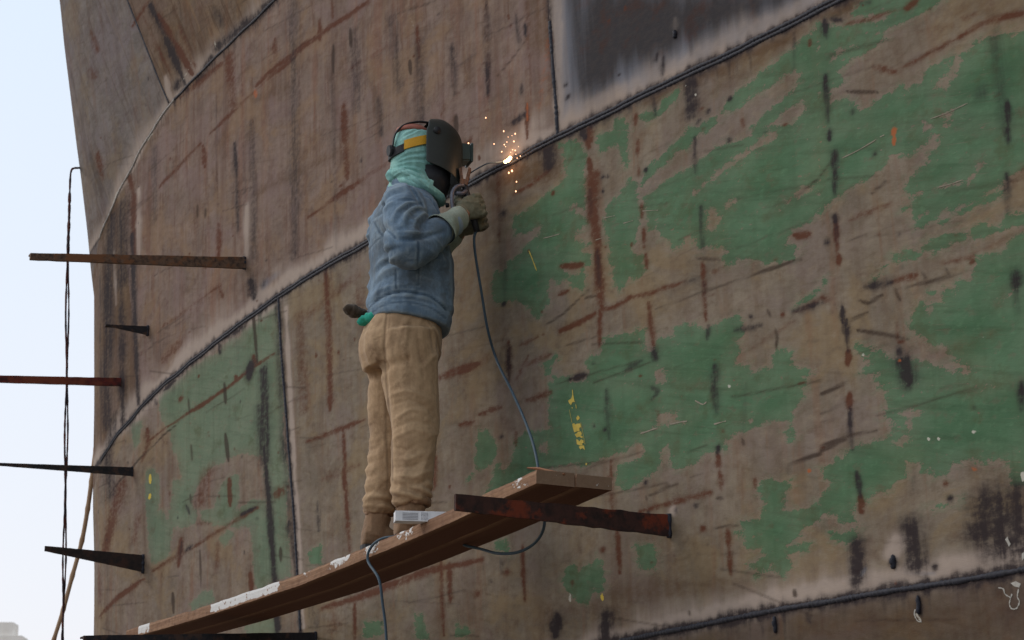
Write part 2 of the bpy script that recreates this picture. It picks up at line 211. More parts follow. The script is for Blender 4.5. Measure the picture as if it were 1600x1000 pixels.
STROKES=[["R",0.54,0.0092,1.0,[124,4547,129,4487]],["R",0.54,0.0077,0.6,[125,4434,123,4403]],["R",0.54,0.0071,1.0,[115,4289,115,4238]],["R",0.54,0.009,1.0,[110,4191,113,4116]],["D",0.56,0.0098,1.0,[-271,4434,-261,4378,-262,4304]],["D",0.56,0.0106,1.0,[-283,4166,-278,4080,-279,4008]],["D",0.54,0.0081,1.0,[73,4414]],["R",0.6,0.0112,1.0,[-834,3911,-915,3893]],["S",0.6,0.0036,0.7,[-1002,4071,-911,4053,-732,4026]],["S",0.55,0.005,0.6,[79,4471,-97,4473]],["S",0.56,0.004,0.5,[55,4428,-152,4481]],["D",0.58,0.0058,1.0,[-481,4364]],["R",0.52,0.0149,1.0,[488,4713,495,4635]],["D",0.52,0.0134,1.0,[558,4735,521,4681]],["R",0.52,0.0074,1.0,[504,4589,494,4523]],["R",0.52,0.021,1.0,[480,4508,500,4345]],["R",0.52,0.0167,1.0,[485,4393,475,4285,459,4177]],["D",0.52,0.0105,0.4,[509,4464,509,4347]],["D",0.51,0.0247,0.9,[824,4725,818,4663]],["D",0.53,0.0063,1.0,[402,4485]],["D",0.53,0.0063,1.0,[373,4476]],["D",0.52,0.0042,1.0,[410,4426]],["D",0.49,0.0136,1.0,[1231,4564]],["R",0.48,0.0102,0.45,[1263,4756,1268,4615,1273,4457]],["D",0.5,0.0084,1.0,[1003,4779,1000,4745]],["N",0.51,0.0494,0.8,[1322,4756,821,4636]],["N",0.52,0.0216,0.8,[921,4749,604,4685]],["R",0.5,0.0111,0.5,[1134,4622,976,4621,821,4636]],["R",0.52,0.0186,1.0,[473,4191,466,4044,463,3961]],["D",0.52,0.0114,0.55,[472,4201,469,4060]],["R",0.51,0.0102,0.8,[473,3963,490,3823]],["R",0.51,0.0094,1.0,[802,3954,605,3953,513,3957]],["R",0.53,0.0081,0.8,[463,3961,366,3948,250,3955,84,3934,-7,3927]],["R",0.51,0.0079,1.0,[769,4215,677,4194,596,4176]],["D",0.48,0.0111,0.35,[1235,4352,1246,4198]],["D",0.48,0.0078,1.0,[1259,4176]],["R",0.48,0.0098,0.6,[1231,4012,1239,3838]],["D",0.48,0.0055,0.5,[1233,3991,1233,3947]],["R",0.54,0.0119,1.0,[105,3900,101,3844,85,3732]],["D",0.54,0.0127,1.0,[87,3713,80,3682]],["D",0.53,0.0138,0.7,[304,3686,180,3694]],["R",0.47,0.0112,1.0,[1680,3971,1509,3974]],["R",0.51,0.0079,0.6,[800,4105,726,4103]],["D",0.51,0.0103,1.0,[736,3743,604,3730]],["R",0.5,0.0127,0.4,[1100,3879,883,3875]],["R",0.49,0.0081,0.4,[1149,3972,983,3972]],["S",0.5,0.0037,0.6,[915,4005,786,4017,534,4071]],["S",0.51,0.0031,0.5,[776,3888,512,3864]],["S",0.52,0.0026,0.6,[597,4040,497,4026]],["R",0.49,0.0097,0.4,[1182,3837,1076,3912]],["R",0.49,0.0132,0.5,[1101,3729,895,3719]],["R",0.47,0.0109,0.6,[1513,3751,1314,3745]],["R",0.46,0.0112,0.5,[1695,3742,1574,3730]],["D",0.51,0.0125,0.6,[448,3637,450,3446]],["D",0.51,0.008,1.0,[471,3488]],["R",0.51,0.0074,0.6,[439,3360,447,3163]],["R",0.48,0.008,0.5,[1198,3619,1203,3561]],["R",0.53,0.0058,0.5,[80,3497,78,3429]],["D",0.47,0.0065,1.0,[1318,3619]],["D",0.62,0.0128,1.0,[-1097,4596,-1101,4535]],["D",0.62,0.0117,1.0,[-1078,4401,-1074,4243]],["R",0.68,0.0108,0.8,[-2074,4264,-1988,4282,-1900,4298,-1776,4292]],["R",0.66,0.006,0.8,[-1776,4292,-1637,4294,-1485,4290]],["R",0.64,0.0109,0.6,[-1336,4349,-1452,4292]],["R",0.68,0.0083,0.6,[-1796,4348,-1875,4336]],["R",0.67,0.0127,0.35,[-1563,4380,-1752,4343]],["D",0.68,0.0241,0.4,[-1946,4232,-1949,3945]],["D",0.68,0.0121,0.9,[-1965,4021,-1961,3949]],["D",0.68,0.0246,0.4,[-1860,4088]],["D",0.63,0.01,1.0,[-1136,4587,-1191,4562]],["R",0.66,0.013,1.0,[-1542,4479,-1582,4482]],["R",0.64,0.0045,0.6,[-1204,4544,-1342,4512,-1477,4494]],["N",0.64,0.0269,0.9,[-1067,4626,-1348,4568]],["D",0.64,0.0134,0.6,[-1281,4593,-1348,4568]],["S",0.64,0.0022,1.0,[-1190,4311,-1352,4256]],["N",0.7,0.0365,0.4,[-1819,4378,-2076,4283]],["D",0.61,0.0072,1.0,[-1077,4211,-1077,4179]],["D",0.61,0.0133,1.0,[-1097,4128,-1096,4057]],["D",0.61,0.0115,0.8,[-1096,4057,-1087,3984]],["D",0.61,0.0088,1.0,[-1075,3912,-1077,3894]],["R",0.61,0.0096,0.8,[-1077,3894,-1070,3777]],["D",0.61,0.0053,0.5,[-1076,3890,-1074,3820]],["S",0.63,0.0034,1.0,[-1279,3933,-1356,3950]],["R",0.63,0.0069,0.6,[-1153,3877,-1265,3877,-1400,3869]],["S",0.63,0.0021,0.6,[-1117,3813,-1324,3800,-1458,3806]],["D",0.63,0.0096,0.7,[-1314,4058]],["D",0.68,0.0112,0.8,[-1955,3943,-1955,3899]],["D",0.68,0.0111,0.8,[-1931,3806,-1924,3688]],["D",0.61,0.0053,1.0,[-1016,3840]],["O",0.64,0.0121,1.0,[-1422,4103,-1421,4094]],["O",0.64,0.0086,1.0,[-1419,4082,-1416,4053]],["Y",0.69,0.0079,0.4,[-1970,3838,-1994,3843]],["R",0.69,0.0198,0.4,[-1950,3776,-2010,3794]],["R",0.67,0.0119,0.5,[-1719,3607,-1869,3608,-1987,3619]],["S",0.62,0.0036,0.6,[-1002,4071,-1117,4118,-1230,4163]],["R",0.54,0.008,1.0,[106,4089,102,4033]],["R",0.56,0.0086,1.0,[-274,3956,-273,3865,-270,3747]],["D",0.56,0.0048,0.5,[-271,3890,-274,3832]],["D",0.56,0.0085,1.0,[-284,3720,-275,3675]],["R",0.54,0.0079,1.0,[84,3934,-7,3931,-149,3918]],["D",0.56,0.0058,0.6,[-149,3918,-252,3909]],["S",0.58,0.0018,0.8,[63,3865,-263,3853,-592,3837,-862,3822]],["D",0.56,0.014,1.0,[-310,3568,-308,3503]],["D",0.58,0.0114,0.8,[-445,3669,-604,3650]],["D",0.57,0.0037,1.0,[-545,3696]],["D",0.6,0.0123,0.7,[-798,3654,-954,3648]],["R",0.6,0.0088,0.5,[-805,3648,-955,3661]],["R",0.59,0.0063,1.0,[-737,3657]],["R",0.56,0.0057,0.5,[-329,3909,-371,3907,-405,3913]],["S",0.58,0.0023,1.0,[-648,3694,-665,3668]],["S",0.58,0.0022,1.0,[-690,3616,-698,3583,-687,3554]],["S",0.57,0.0024,1.0,[-234,3986,-383,3942]],["D",0.56,0.0142,0.25,[-217,3903,-349,3856]],["S",0.6,0.0061,0.3,[-829,3527,-940,3528]],["R",0.61,0.0087,1.0,[-1077,3775,-1077,3748]],["D",0.63,0.0126,0.8,[-1202,3639,-1342,3617]],["R",0.64,0.0108,0.7,[-1342,3617,-1473,3609]],["R",0.66,0.0088,0.7,[-1595,3615,-1748,3599]],["S",0.62,0.0026,1.0,[-1176,3598,-1215,3580,-1292,3591]],["S",0.64,0.0016,0.8,[-1365,3590,-1539,3571,-1694,3561]],["D",0.61,0.0052,0.8,[-1078,3600,-1072,3550]],["D",0.61,0.0034,0.5,[-1083,3556,-1075,3514]],["D",0.61,0.0086,0.9,[-1097,3552,-1092,3450]],["R",0.61,0.0077,1.0,[-1092,3450,-1086,3404]],["S",0.62,0.0034,0.8,[-1121,3547,-1212,3551]],["S",0.62,0.0042,1.0,[-1151,3505,-1283,3462,-1410,3415]],["S",0.61,0.0108,0.25,[-942,3545,-1084,3534,-1251,3478]],["R",0.63,0.0058,0.5,[-1350,3493,-1346,3431]],["D",0.63,0.0124,1.0,[-1349,3401,-1352,3376]],["D",0.63,0.0254,1.0,[-1369,3355,-1394,3292]],["O",0.63,0.0075,0.8,[-1348,3364]],["D",0.67,0.0156,1.0,[-1931,3501,-1929,3446]],["D",0.67,0.0116,0.4,[-1922,3440,-1931,3375]],["R",0.6,0.0131,0.5,[-955,3661,-990,3648]],["W",0.61,0.0038,1.0,[-1169,3422]],["W",0.66,0.0035,0.6,[-1763,3344]],["S",0.63,0.0017,1.0,[-1353,3597,-1380,3548]],["S",0.64,0.0021,1.0,[-1500,3614,-1521,3584]],["S",0.65,0.002,1.0,[-1613,3602,-1633,3564]],["D",0.56,0.013,1.0,[-296,3515,-306,3448,-309,3396]],["D",0.55,0.0083,1.0,[-305,3277,-299,3260]],["R",0.55,0.0091,1.0,[-298,3251,-304,3190]],["R",0.55,0.0064,0.8,[-304,3190,-309,3120]],["D",0.53,0.0087,1.0,[118,3578,75,3554,122,3535]],["R",0.53,0.0085,1.0,[252,3132,98,3131]],["R",0.54,0.0112,1.0,[98,3131,0,3130,-104,3127,-239,3123]],["R",0.56,0.0071,1.0,[-515,3126,-512,3100]],["O",0.59,0.0095,0.9,[-832,3098]],["S",0.56,0.0032,1.0,[-452,3277,-457,3253]],["S",0.54,0.0028,1.0,[174,3182,-24,3192]],["S",0.57,0.0063,0.4,[-344,3183,-505,3182]],["D",0.52,0.0048,0.8,[196,3234]],["S",0.59,0.0021,1.0,[-725,3138,-896,3146]],["S",0.55,0.0027,1.0,[-270,3100,-318,3089]],["D",0.54,0.0074,0.7,[-135,3094]],["S",0.55,0.0028,0.7,[-111,3200,-196,3199]],["W",0.56,0.0037,1.0,[-392,3479]],["S",0.58,0.004,0.4,[-449,3246,-701,3199]],["S",0.52,0.0038,0.8,[201,3182,194,3166]],["R",0.6,0.0076,1.0,[-1082,3307,-1079,3257]],["D",0.6,0.0084,0.9,[-1080,3261,-1074,3181,-1081,3125]],["S",0.6,0.0085,0.5,[-911,3277,-1055,3283,-1084,3298]],["S",0.6,0.0025,1.0,[-898,3167,-1042,3175,-1213,3163]],["S",0.6,0.0021,1.0,[-897,3155,-1054,3164]],["S",0.6,0.0034,0.4,[-907,3248,-1050,3241]],["D",0.6,0.0099,1.0,[-1096,3047,-1107,2966]],["R",0.6,0.0099,1.0,[-1107,2966,-1108,2916]],["D",0.67,0.0107,1.0,[-1912,3167,-1902,3093]],["D",0.62,0.0096,0.35,[-1382,3013,-1373,2942]],["R",0.64,0.0071,0.7,[-1533,2935]],["D",0.64,0.0063,0.8,[-1549,2887]],["D",0.66,0.0415,0.6,[-1766,2831,-1820,2803]],["O",0.65,0.0062,0.6,[-1659,2961,-1687,2948]],["W",0.63,0.0048,1.0,[-1471,3084]],["W",0.64,0.004,1.0,[-1520,3077]],["W",0.65,0.0043,1.0,[-1682,3068]],["W",0.66,0.0068,1.0,[-1885,2906,-1883,2891]],["W",0.66,0.0031,0.6,[-1804,3073]],["S",0.61,0.0026,1.0,[-918,3341,-1083,3349]],["R",0.51,0.0087,1.0,[417,3071,416,2925]],["R",0.54,0.0101,0.8,[-176,3004]],["R",0.55,0.0099,0.9,[-335,2976,-335,2904]],["R",0.55,0.0062,0.9,[-335,2904,-335,2823]],["S",0.55,0.0027,1.0,[-234,2996,-340,2989,-412,2978]],["S",0.54,0.0032,0.5,[89,2946,-167,2914,-526,2868]],["S",0.54,0.0037,0.6,[135,2924,-82,2913]],["S",0.54,0.0028,0.5,[15,2978,-131,2975]],["R",0.53,0.0055,0.4,[26,2956,16,2792]],["D",0.51,0.012,0.4,[426,2762,421,2723]],["S",0.53,0.0036,1.0,[-47,2729,-53,2710]],["S",0.57,0.0038,1.0,[-714,2712,-716,2699]],["N",0.55,0.0398,0.55,[465,2863,-398,2770]],["D",0.56,0.0094,0.9,[-597,2641,-588,2591]],["W",0.56,0.006,0.5,[-601,2576]],["W",0.58,0.005,0.4,[-790,2606]],["D",0.58,0.0042,0.7,[-778,2628,-789,2601]],["N",0.56,0.0153,0.8,[-358,2696,-453,2693]],["O",0.52,0.0057,0.5,[213,2912]],["S",0.52,0.0029,0.5,[438,3152,252,3137]],["D",0.6,0.0197,1.0,[-1089,2783,-1066,2737,-1052,2677]],["D",0.62,0.0219,0.8,[-1336,2828,-1347,2758,-1335,2712]],["D",0.67,0.0445,1.0,[-1749,2791,-1927,2764]],["D",0.66,0.0333,1.0,[-1752,2726,-1921,2713]],["D",0.61,0.0121,1.0,[-1244,2737]],["P",0.61,0.0222,0.9,[-1267,2794,-1238,2766]],["O",0.61,0.0036,0.4,[-1246,2700,-1244,2656]],["D",0.62,0.011,1.0,[-1356,2622,-1354,2559]],["W",0.62,0.0031,0.6,[-1330,2570,-1352,2540]],["D",0.62,0.011,0.8,[-1440,2694]],["N",0.63,0.0186,1.0,[-1529,2662]],["N",0.64,0.021,1.0,[-1649,2657]],["O",0.59,0.0103,0.3,[-973,2708]],["S",0.62,0.0028,0.5,[-1202,2803,-1395,2783,-1641,2777]],["N",0.65,0.0442,0.4,[-830,2580,-1836,2502]],["D",0.66,0.0221,0.3,[-1722,2497,-1841,2538]],["O",0.59,0.0081,0.3,[-1107,2569,-1024,2558]],["B",0.6,0.0082,0.7,[-1077,2715,-1107,2739]],["B",0.63,0.0078,0.6,[-1288,2695,-1444,2673]],["B",0.65,0.0112,0.5,[-1654,2695,-1806,2696]],["D",0.56,0.0122,1.0,[-173,4876]],["P",0.56,0.0153,0.35,[-174,4935,-173,4884]],["D",0.55,0.0133,0.8,[-80,4819,-68,4746]],["D",0.55,0.0052,0.8,[-36,4840,-25,4823]],["D",0.55,0.0112,1.0,[2,4693,-9,4607]],["D",0.56,0.0224,0.9,[-260,4677,-261,4601,-259,4537]],["W",0.56,0.004,1.0,[-226,4650]],["W",0.57,0.003,1.0,[-291,4594]],["D",0.58,0.0044,1.0,[-497,4514]],["N",0.58,0.0293,0.9,[12,4686,-258,4657,-516,4649,-914,4615]],["N",0.59,0.0338,0.5,[-293,4566,-592,4584,-875,4610]],["D",0.61,0.0093,0.45,[-914,4615,-895,4481]],["R",0.54,0.0093,1.0,[133,4653,136,4613]],["N",0.57,0.0444,0.4,[-316,4534]],["D",0.57,0.0044,0.7,[-303,4493,-293,4482]],["D",0.57,0.0044,0.8,[-365,4508]],["R",0.58,0.0057,0.5,[-565,4410,-571,4389]],["D",0.52,0.0089,1.0,[663,4952]],["D",0.52,0.0123,0.8,[652,4895]],["D",0.41,0.027,0.35,[3483,6303,3471,5740,3459,5192]],["D",0.43,0.0288,0.35,[2714,5904,2705,5517]],["S",0.43,0.0071,1.0,[2959,5931,2965,5779]],["S",0.43,0.007,1.0,[2766,5946,2757,5849]],["D",0.45,0.0222,0.35,[2289,5832,2222,5449]],["D",0.44,0.0168,0.4,[2459,5482,2430,5293]],["S",0.46,0.0066,1.0,[2107,5555,2098,5485]],["D",0.47,0.0169,0.35,[1678,5482,1649,5238]],["D",0.49,0.0154,0.45,[1332,5569,1331,5133]],["R",0.49,0.0123,0.35,[1332,5569,1322,5110]],["D",0.5,0.008,0.8,[978,5327,972,5275]],["D",0.46,0.027,0.3,[2008,5598,1996,5200]],["R",0.41,0.0126,0.8,[2549,6008,3124,6050,3689,6074,4007,6067]],["R",0.42,0.0073,1.0,[3149,6132,3139,6019]],["R",0.4,0.0063,0.5,[3731,6240,3735,6115]],["R",0.43,0.0096,0.5,[2977,6178,2967,6078]],["R",0.43,0.0114,0.7,[2339,5131,2802,5133,3302,5124]],["R",0.47,0.0053,0.4,[1320,5294,1627,5231,1952,5144]],["S",0.49,0.0051,0.5,[974,5255,1244,5186]],["W",0.46,0.0055,0.35,[2102,5854,2083,5758,2018,5634,2012,5533]],["R",0.46,0.0088,0.6,[2026,5693,2012,5533]],["D",0.5,0.0158,0.6,[1119,4933,999,4935]],["O",0.5,0.0059,0.6,[980,4978,986,4901]],["R",0.5,0.0089,0.5,[984,4970,995,4825]],["N",0.51,0.0445,0.5,[883,5403,842,5189]],["R",0.43,0.0162,0.5,[2863,5580,2844,5399,2827,5186]],["S",0.47,0.0084,1.0,[1645,5132,1639,5056]],["N",0.41,0.0272,0.5,[4009,5990,3511,5901]],["N",0.42,0.0234,0.5,[4021,5461,2982,5360]],["R",0.47,0.0104,0.35,[1316,5057,1593,5084,1864,5073]],["D",0.43,0.0068,0.9,[2652,5231]],["R",0.47,0.0124,0.5,[1513,4975,1556,4978]],["P",0.49,0.0497,0.45,[926,4862,1125,4845,1435,4859]],["D",0.48,0.0084,0.3,[1641,5363,1443,5358]],["R",0.43,0.0164,0.3,[2308,5703,2748,5740]],["D",0.5,0.0141,0.3,[1063,5398,1034,5256]],["D",0.5,0.006,0.5,[1028,5073,1031,5034]],["D",0.39,0.0289,0.9,[4553,6481,4245,6464,3987,6447,3766,6455]],["R",0.37,0.0123,0.7,[5565,5942,4871,6001]],["R",0.4,0.0117,0.7,[4707,6012,4007,6041,3302,6045]],["O",0.4,0.0146,0.6,[4026,6047,4008,5997]],["D",0.38,0.0145,0.4,[4333,5835,4285,5322]],["D",0.39,0.0213,0.3,[4085,5876,4065,5120]],["D",0.4,0.0272,0.35,[3462,6358,3507,4974]],["S",0.36,0.0123,0.5,[5082,5926,5040,5682]],["S",0.37,0.0076,1.0,[4915,5646,4916,5570]],["S",0.37,0.0075,1.0,[4792,5589,4793,5536]],["R",0.37,0.0122,0.6,[4830,5973,4790,5839]],["P",0.39,0.0172,0.45,[4162,5433,4157,5144]],["P",0.34,0.0194,0.5,[5936,6033,5908,5602]],["D",0.33,0.041,0.5,[6226,6017,6218,5519]],["D",0.35,0.024,0.3,[5657,6212,5655,5759]],["D",0.38,0.0158,0.7,[5459,7046,5293,6765,5105,6436]],["R",0.36,0.0124,0.7,[5362,6948,5123,6644,4972,6454]],["R",0.38,0.0129,0.8,[5769,7025,5493,7075]],["R",0.38,0.0094,0.4,[5593,7029,5309,6580]],["R",0.37,0.0153,0.4,[5077,6785,4920,6483]],["S",0.22,0.0138,0.5,[7027,7245,6821,6642,6572,6201]],["R",0.36,0.0169,0.4,[6469,7238,6379,7068]],["D",0.38,0.028,0.9,[5219,6473]],["W",0.37,0.0128,0.6,[5684,6316,5820,6293]],["W",0.35,0.0132,0.6,[6256,6142,6410,6087]],["P",0.38,0.0142,0.6,[5348,6427,5374,6570]],["P",0.37,0.016,0.7,[5189,6439,5820,6293,6311,6108]],["W",0.36,0.0061,0.5,[5020,6501,4968,6530]],["W",0.37,0.0045,0.5,[4591,6486,4598,6527]],["R",0.34,0.0165,0.6,[6119,6169,6032,6028,6003,5627]],["R",0.41,0.0116,0.5,[3748,6215,3714,6131]],["R",0.39,0.021,0.4,[4422,6376,4349,6049]],["R",0.3,0.0169,0.4,[6544,6277,6586,6459]],["R",0.32,0.0225,0.4,[7206,7264,7453,7153]],["R",0.37,0.0118,0.6,[4594,5332,4575,5254]],["D",0.37,0.0213,0.6,[4684,6450,4859,6416]],["R",0.38,0.0186,0.5,[4541,6371,5204,6389]],["W",0.38,0.0093,0.5,[5020,6501,5182,6461]],["R",0.34,0.0203,0.3,[6595,7027,6472,6931]],["D",0.38,0.0209,0.3,[4559,6710,4447,6564]],["D",0.28,0.0289,0.55,[6446,6014,6545,5542,6485,5236,6587,4972,6524,4672]],["D",0.34,0.0168,0.7,[6046,5771,5998,5263,5909,4689]],["D",0.21,0.0115,0.4,[6741,5743,6673,4703]],["D",0.33,0.0208,0.5,[6234,5534,6197,4608]],["N",0.2,0.0575,0.5,[6726,6036,6707,4710]],["N",0.32,0.0703,0.6,[6308,5989,6245,4897]],["P",0.31,0.0101,0.5,[6397,5765,6343,5403]],["R",0.36,0.0105,0.5,[5516,5066,5027,5071,4533,5080]],["S",0.35,0.0081,0.6,[5791,4979,5516,5012]],["S",0.35,0.0108,0.35,[5576,5437,5535,4881]],["R",0.36,0.0331,0.35,[5438,4860,5212,4903]],["D",0.39,0.0197,0.5,[4120,5001,4059,4887]],["B",0.4,0.0266,0.6,[3916,4925,3761,4935]],["D",0.39,0.0245,0.4,[3947,4933]],["P",0.4,0.0241,0.4,[3745,4967,3733,4832]],["R",0.37,0.005,0.9,[5747,4426,5030,4460,4508,4480,4083,4514,3772,4518]],["S",0.36,0.0064,1.0,[5048,4541,5030,4447]],["S",0.37,0.0062,1.0,[4508,4518,4492,4403]],["R",0.38,0.0062,1.0,[4341,4520,4325,4492]],["D",0.38,0.017,0.9,[4114,4545,4132,4463]],["D",0.38,0.0236,0.75,[3927,4468,3906,4071]],["S",0.38,0.0073,1.0,[4077,4793,4019,4524]],["R",0.38,0.0109,0.6,[4082,4574,4035,4515]],["D",0.36,0.0154,0.9,[5102,4721,4850,4744]],["D",0.38,0.0223,0.9,[4403,4770,4238,4769]],["D",0.38,0.0172,0.9,[4077,4793]],["D",0.35,0.0119,0.9,[5438,4673,5287,4695]],["R",0.35,0.013,1.0,[5176,4567]],["D",0.37,0.0102,0.8,[4744,4759,4641,4755]],["D",0.37,0.0063,0.7,[4572,4771,4556,4691]],["D",0.34,0.008,0.7,[5631,4659,5592,4611]],["D",0.3,0.0196,0.7,[6329,4661,6372,4516]],["R",0.38,0.0155,0.4,[4597,5445,4548,5276]],["R",0.37,0.0102,0.5,[4568,5075,4501,4995]],["D",0.38,0.0259,0.8,[3978,4278,3924,3983]],["D",0.38,0.0115,0.9,[3910,3922,3830,3504,3784,3044]],["S",0.36,0.0076,1.0,[5013,4268,4996,4175]],["S",0.35,0.0076,1.0,[5033,3991,5015,3938]],["D",0.35,0.0076,0.8,[5105,3940,5033,3878]],["R",0.37,0.0073,1.0,[4433,3977,4418,3829]],["S",0.37,0.0073,1.0,[4495,4233,4447,4077]],["R",0.29,0.0359,0.6,[6234,4245,6409,4040]],["R",0.25,0.0222,0.8,[6409,4040,6560,3898]],["R",0.34,0.0134,0.8,[5748,4498,5727,4413,5825,4324]],["R",0.3,0.0135,0.8,[6740,3508,6308,3562,5819,3619]],["R",0.34,0.0153,0.7,[5663,3650,5361,3673,4999,3684]],["R",0.37,0.0133,0.8,[4999,3684,4519,3724,4037,3756]],["D",0.35,0.0125,0.8,[5106,3687,4999,3697]],["D",0.38,0.0082,0.7,[4258,3755,4068,3761]],["R",0.35,0.0152,1.0,[5196,3763,5232,3617]],["D",0.35,0.0076,0.5,[5185,3749,5214,3652]],["R",0.36,0.04,0.45,[4751,4069,4857,3925]],["Y",0.34,0.008,1.0,[5698,4221,5698,4168]],["Y",0.34,0.0066,1.0,[5705,4103,5713,4077]],["S",0.34,0.0063,1.0,[5324,3477,5305,3361]],["S",0.35,0.0061,1.0,[4876,3654,4861,3443]],["R",0.37,0.0081,1.0,[4138,3431,4125,3336]],["S",0.39,0.0068,1.0,[3727,3500,3729,3432]],["R",0.39,0.0254,0.8,[3733,3787]],["R",0.33,0.024,0.4,[5980,3866,5882,3998]],["D",0.26,0.0282,0.6,[6376,4703,6519,4449,6413,4221]],["S",0.34,0.0053,0.9,[6568,4205,6027,4319,5590,4388,5213,4434]],["S",0.06,0.0114,0.5,[7071,4412,6992,3965]],["O",0.35,0.0125,0.4,[5160,3494]],["S",0.36,0.0062,0.6,[4944,3939,4910,3758]],["R",0.36,0.0145,0.4,[4603,3663,4622,3496]],["R",0.21,0.0193,0.35,[6753,3871,6669,3499]],["R",0.36,0.0147,0.5,[4927,3811,4686,3774]],["D",0.38,0.0148,0.8,[3929,4052,3878,3825,3820,3388,3760,3097]],["R",0.41,0.01,0.8,[2935,3767,2927,3665]],["R",0.41,0.0059,0.7,[2915,3663,2880,3359]],["D",0.4,0.0102,0.6,[3264,3670,3245,3513]],["R",0.43,0.0148,0.8,[3209,3134,2497,3133,2168,3146,1857,3149]],["R",0.4,0.0395,0.4,[3064,3037]],["R",0.41,0.0058,0.6,[2832,3108,2840,2944]],["O",0.44,0.0127,0.25,[2615,3043,1968,3010]],["D",0.4,0.0252,0.4,[3335,3159,3313,3066]],["R",0.45,0.013,0.5,[1949,3641,1978,3506]],["R",0.42,0.0199,0.35,[3184,3760,2743,3754]],["D",0.39,0.0147,0.6,[3608,3621,3624,3539]],["R",0.44,0.0129,0.8,[2797,3132,2127,3159,1546,3133]],["R",0.44,0.0089,0.5,[1918,3176,1918,2860]],["R",0.45,0.0125,0.6,[1838,3156,1839,2994]],["D",0.47,0.012,0.5,[1360,3107,1345,3053]],["R",0.47,0.0076,0.7,[1175,3140,1175,2912]],["R",0.46,0.014,0.6,[1593,2999]],["R",0.47,0.0154,0.6,[1318,3049]],["R",0.51,0.0128,0.6,[529,3030]],["R",0.51,0.0094,0.8,[422,3086,414,2927]],["D",0.48,0.0204,0.8,[906,2821,928,2750]],["O",0.44,0.0164,0.25,[2685,3041,2031,3018]],["W",0.49,0.0065,0.7,[799,2897,802,2865]],["Y",0.5,0.004,0.7,[552,2866,547,2834]],["R",0.53,0.0045,0.3,[25,2973,12,2812]],["P",0.53,0.0122,1.0,[19,3101]],["N",0.53,0.0453,0.4,[1006,2841,70,2805]],["D",0.46,0.0069,0.5,[1458,3033]],["R",0.4,0.0267,0.35,[2725,4674,3435,4619]],["R",0.4,0.0229,0.4,[3434,4652,3410,4151]],["R",0.43,0.0309,0.35,[2729,4595,2600,4236]],["R",0.41,0.0159,0.5,[3104,4803,3093,4088]],["R",0.45,0.0174,0.6,[1557,3979,1867,3988]],["R",0.42,0.0123,0.7,[3375,3982,2685,3961]],["D",0.48,0.0109,0.6,[1233,3991,1245,3829]],["R",0.41,0.0092,0.6,[2945,3964,2888,3551]],["R",0.45,0.0143,0.5,[2003,3871,1960,3517]],["P",0.36,0.0372,0.7,[3769,4801,5003,4765,6227,4594]],["P",0.41,0.0398,0.75,[2716,4863,3182,4856,3768,4852]],["P",0.47,0.0418,0.6,[2425,4847,1750,4825,1202,4795]],["P",0.35,0.0921,0.35,[4503,4871,5537,4767]],["P",0.58,0.0319,1.0,[594,4801,99,4759,-480,4713,-1146,4675]],["P",0.51,0.0165,0.9,[693,5333,733,4790]],["P",0.39,0.0098,0.9,[3624,4732,3555,3983,3455,3071]],["P",0.61,0.032,0.9,[294,2690,-546,2699,-1253,2681,-1858,2666]],["P",0.6,0.053,0.4,[291,2720,-1089,2703]],["D",0.39,0.0165,0.5,[3753,4762,3663,4003,3535,3333]],["O",0.51,0.028,0.35,[775,5194,880,4920]],["D",0.65,0.0491,1.0,[-1723,2838,-1751,2719]],["D",0.66,0.0484,1.0,[-1839,2838,-1855,2685]],["D",0.66,0.041,1.0,[-1670,2769,-1859,2712]],["D",0.6,0.0225,1.0,[-1069,2819,-1062,2707]],["D",0.62,0.0277,0.9,[-1344,2838,-1361,2716]],["D",0.5,0.0217,0.9,[520,2778,552,2690]],["D",0.57,0.0068,0.3,[-451,3268,-492,3465]],["R",0.59,0.0112,0.35,[-442,3567,-802,3622]],["R",0.55,0.0097,0.35,[-345,3824,-90,3862]],["R",0.52,0.0265,0.25,[741,4304,577,4393]],["R",0.46,0.0285,0.3,[1437,3981,1681,3949]],["R",0.66,0.0274,0.25,[-1496,3336,-1833,3340]],["R",0.55,0.0236,0.18,[216,3515,-187,3529]]]
SEAMS={"seam_top":[3696,6451,3989,6440,4567,6437,4982,6422,5300,6408,5576,6356,5929,6260,6234,6144,6501,6034,6719,5941],"seam_mid":[-1233,4638,-762,4662,-349,4686,103,4716,445,4734,757,4756,1146,4769,1752,4793,2571,4805,3183,4817,3725,4814,4313,4790,5003,4746,5648,4694,6048,4618,6353,4558,6652,4483],"seam_low":[-1881,2629,-1562,2636,-1249,2648,-910,2654,-543,2665,-142,2668,435,2672],"bow":[5820,7220,5699,7001,5560,6751,5461,6558,5380,6414],"dark_edge":[772,5370,764,5263,759,5132,754,4990,747,4877,746,4761],"lower_joint":[3725,4811,3690,4543,3647,4265,3605,3992,3563,3723,3524,3427,3488,3059]}


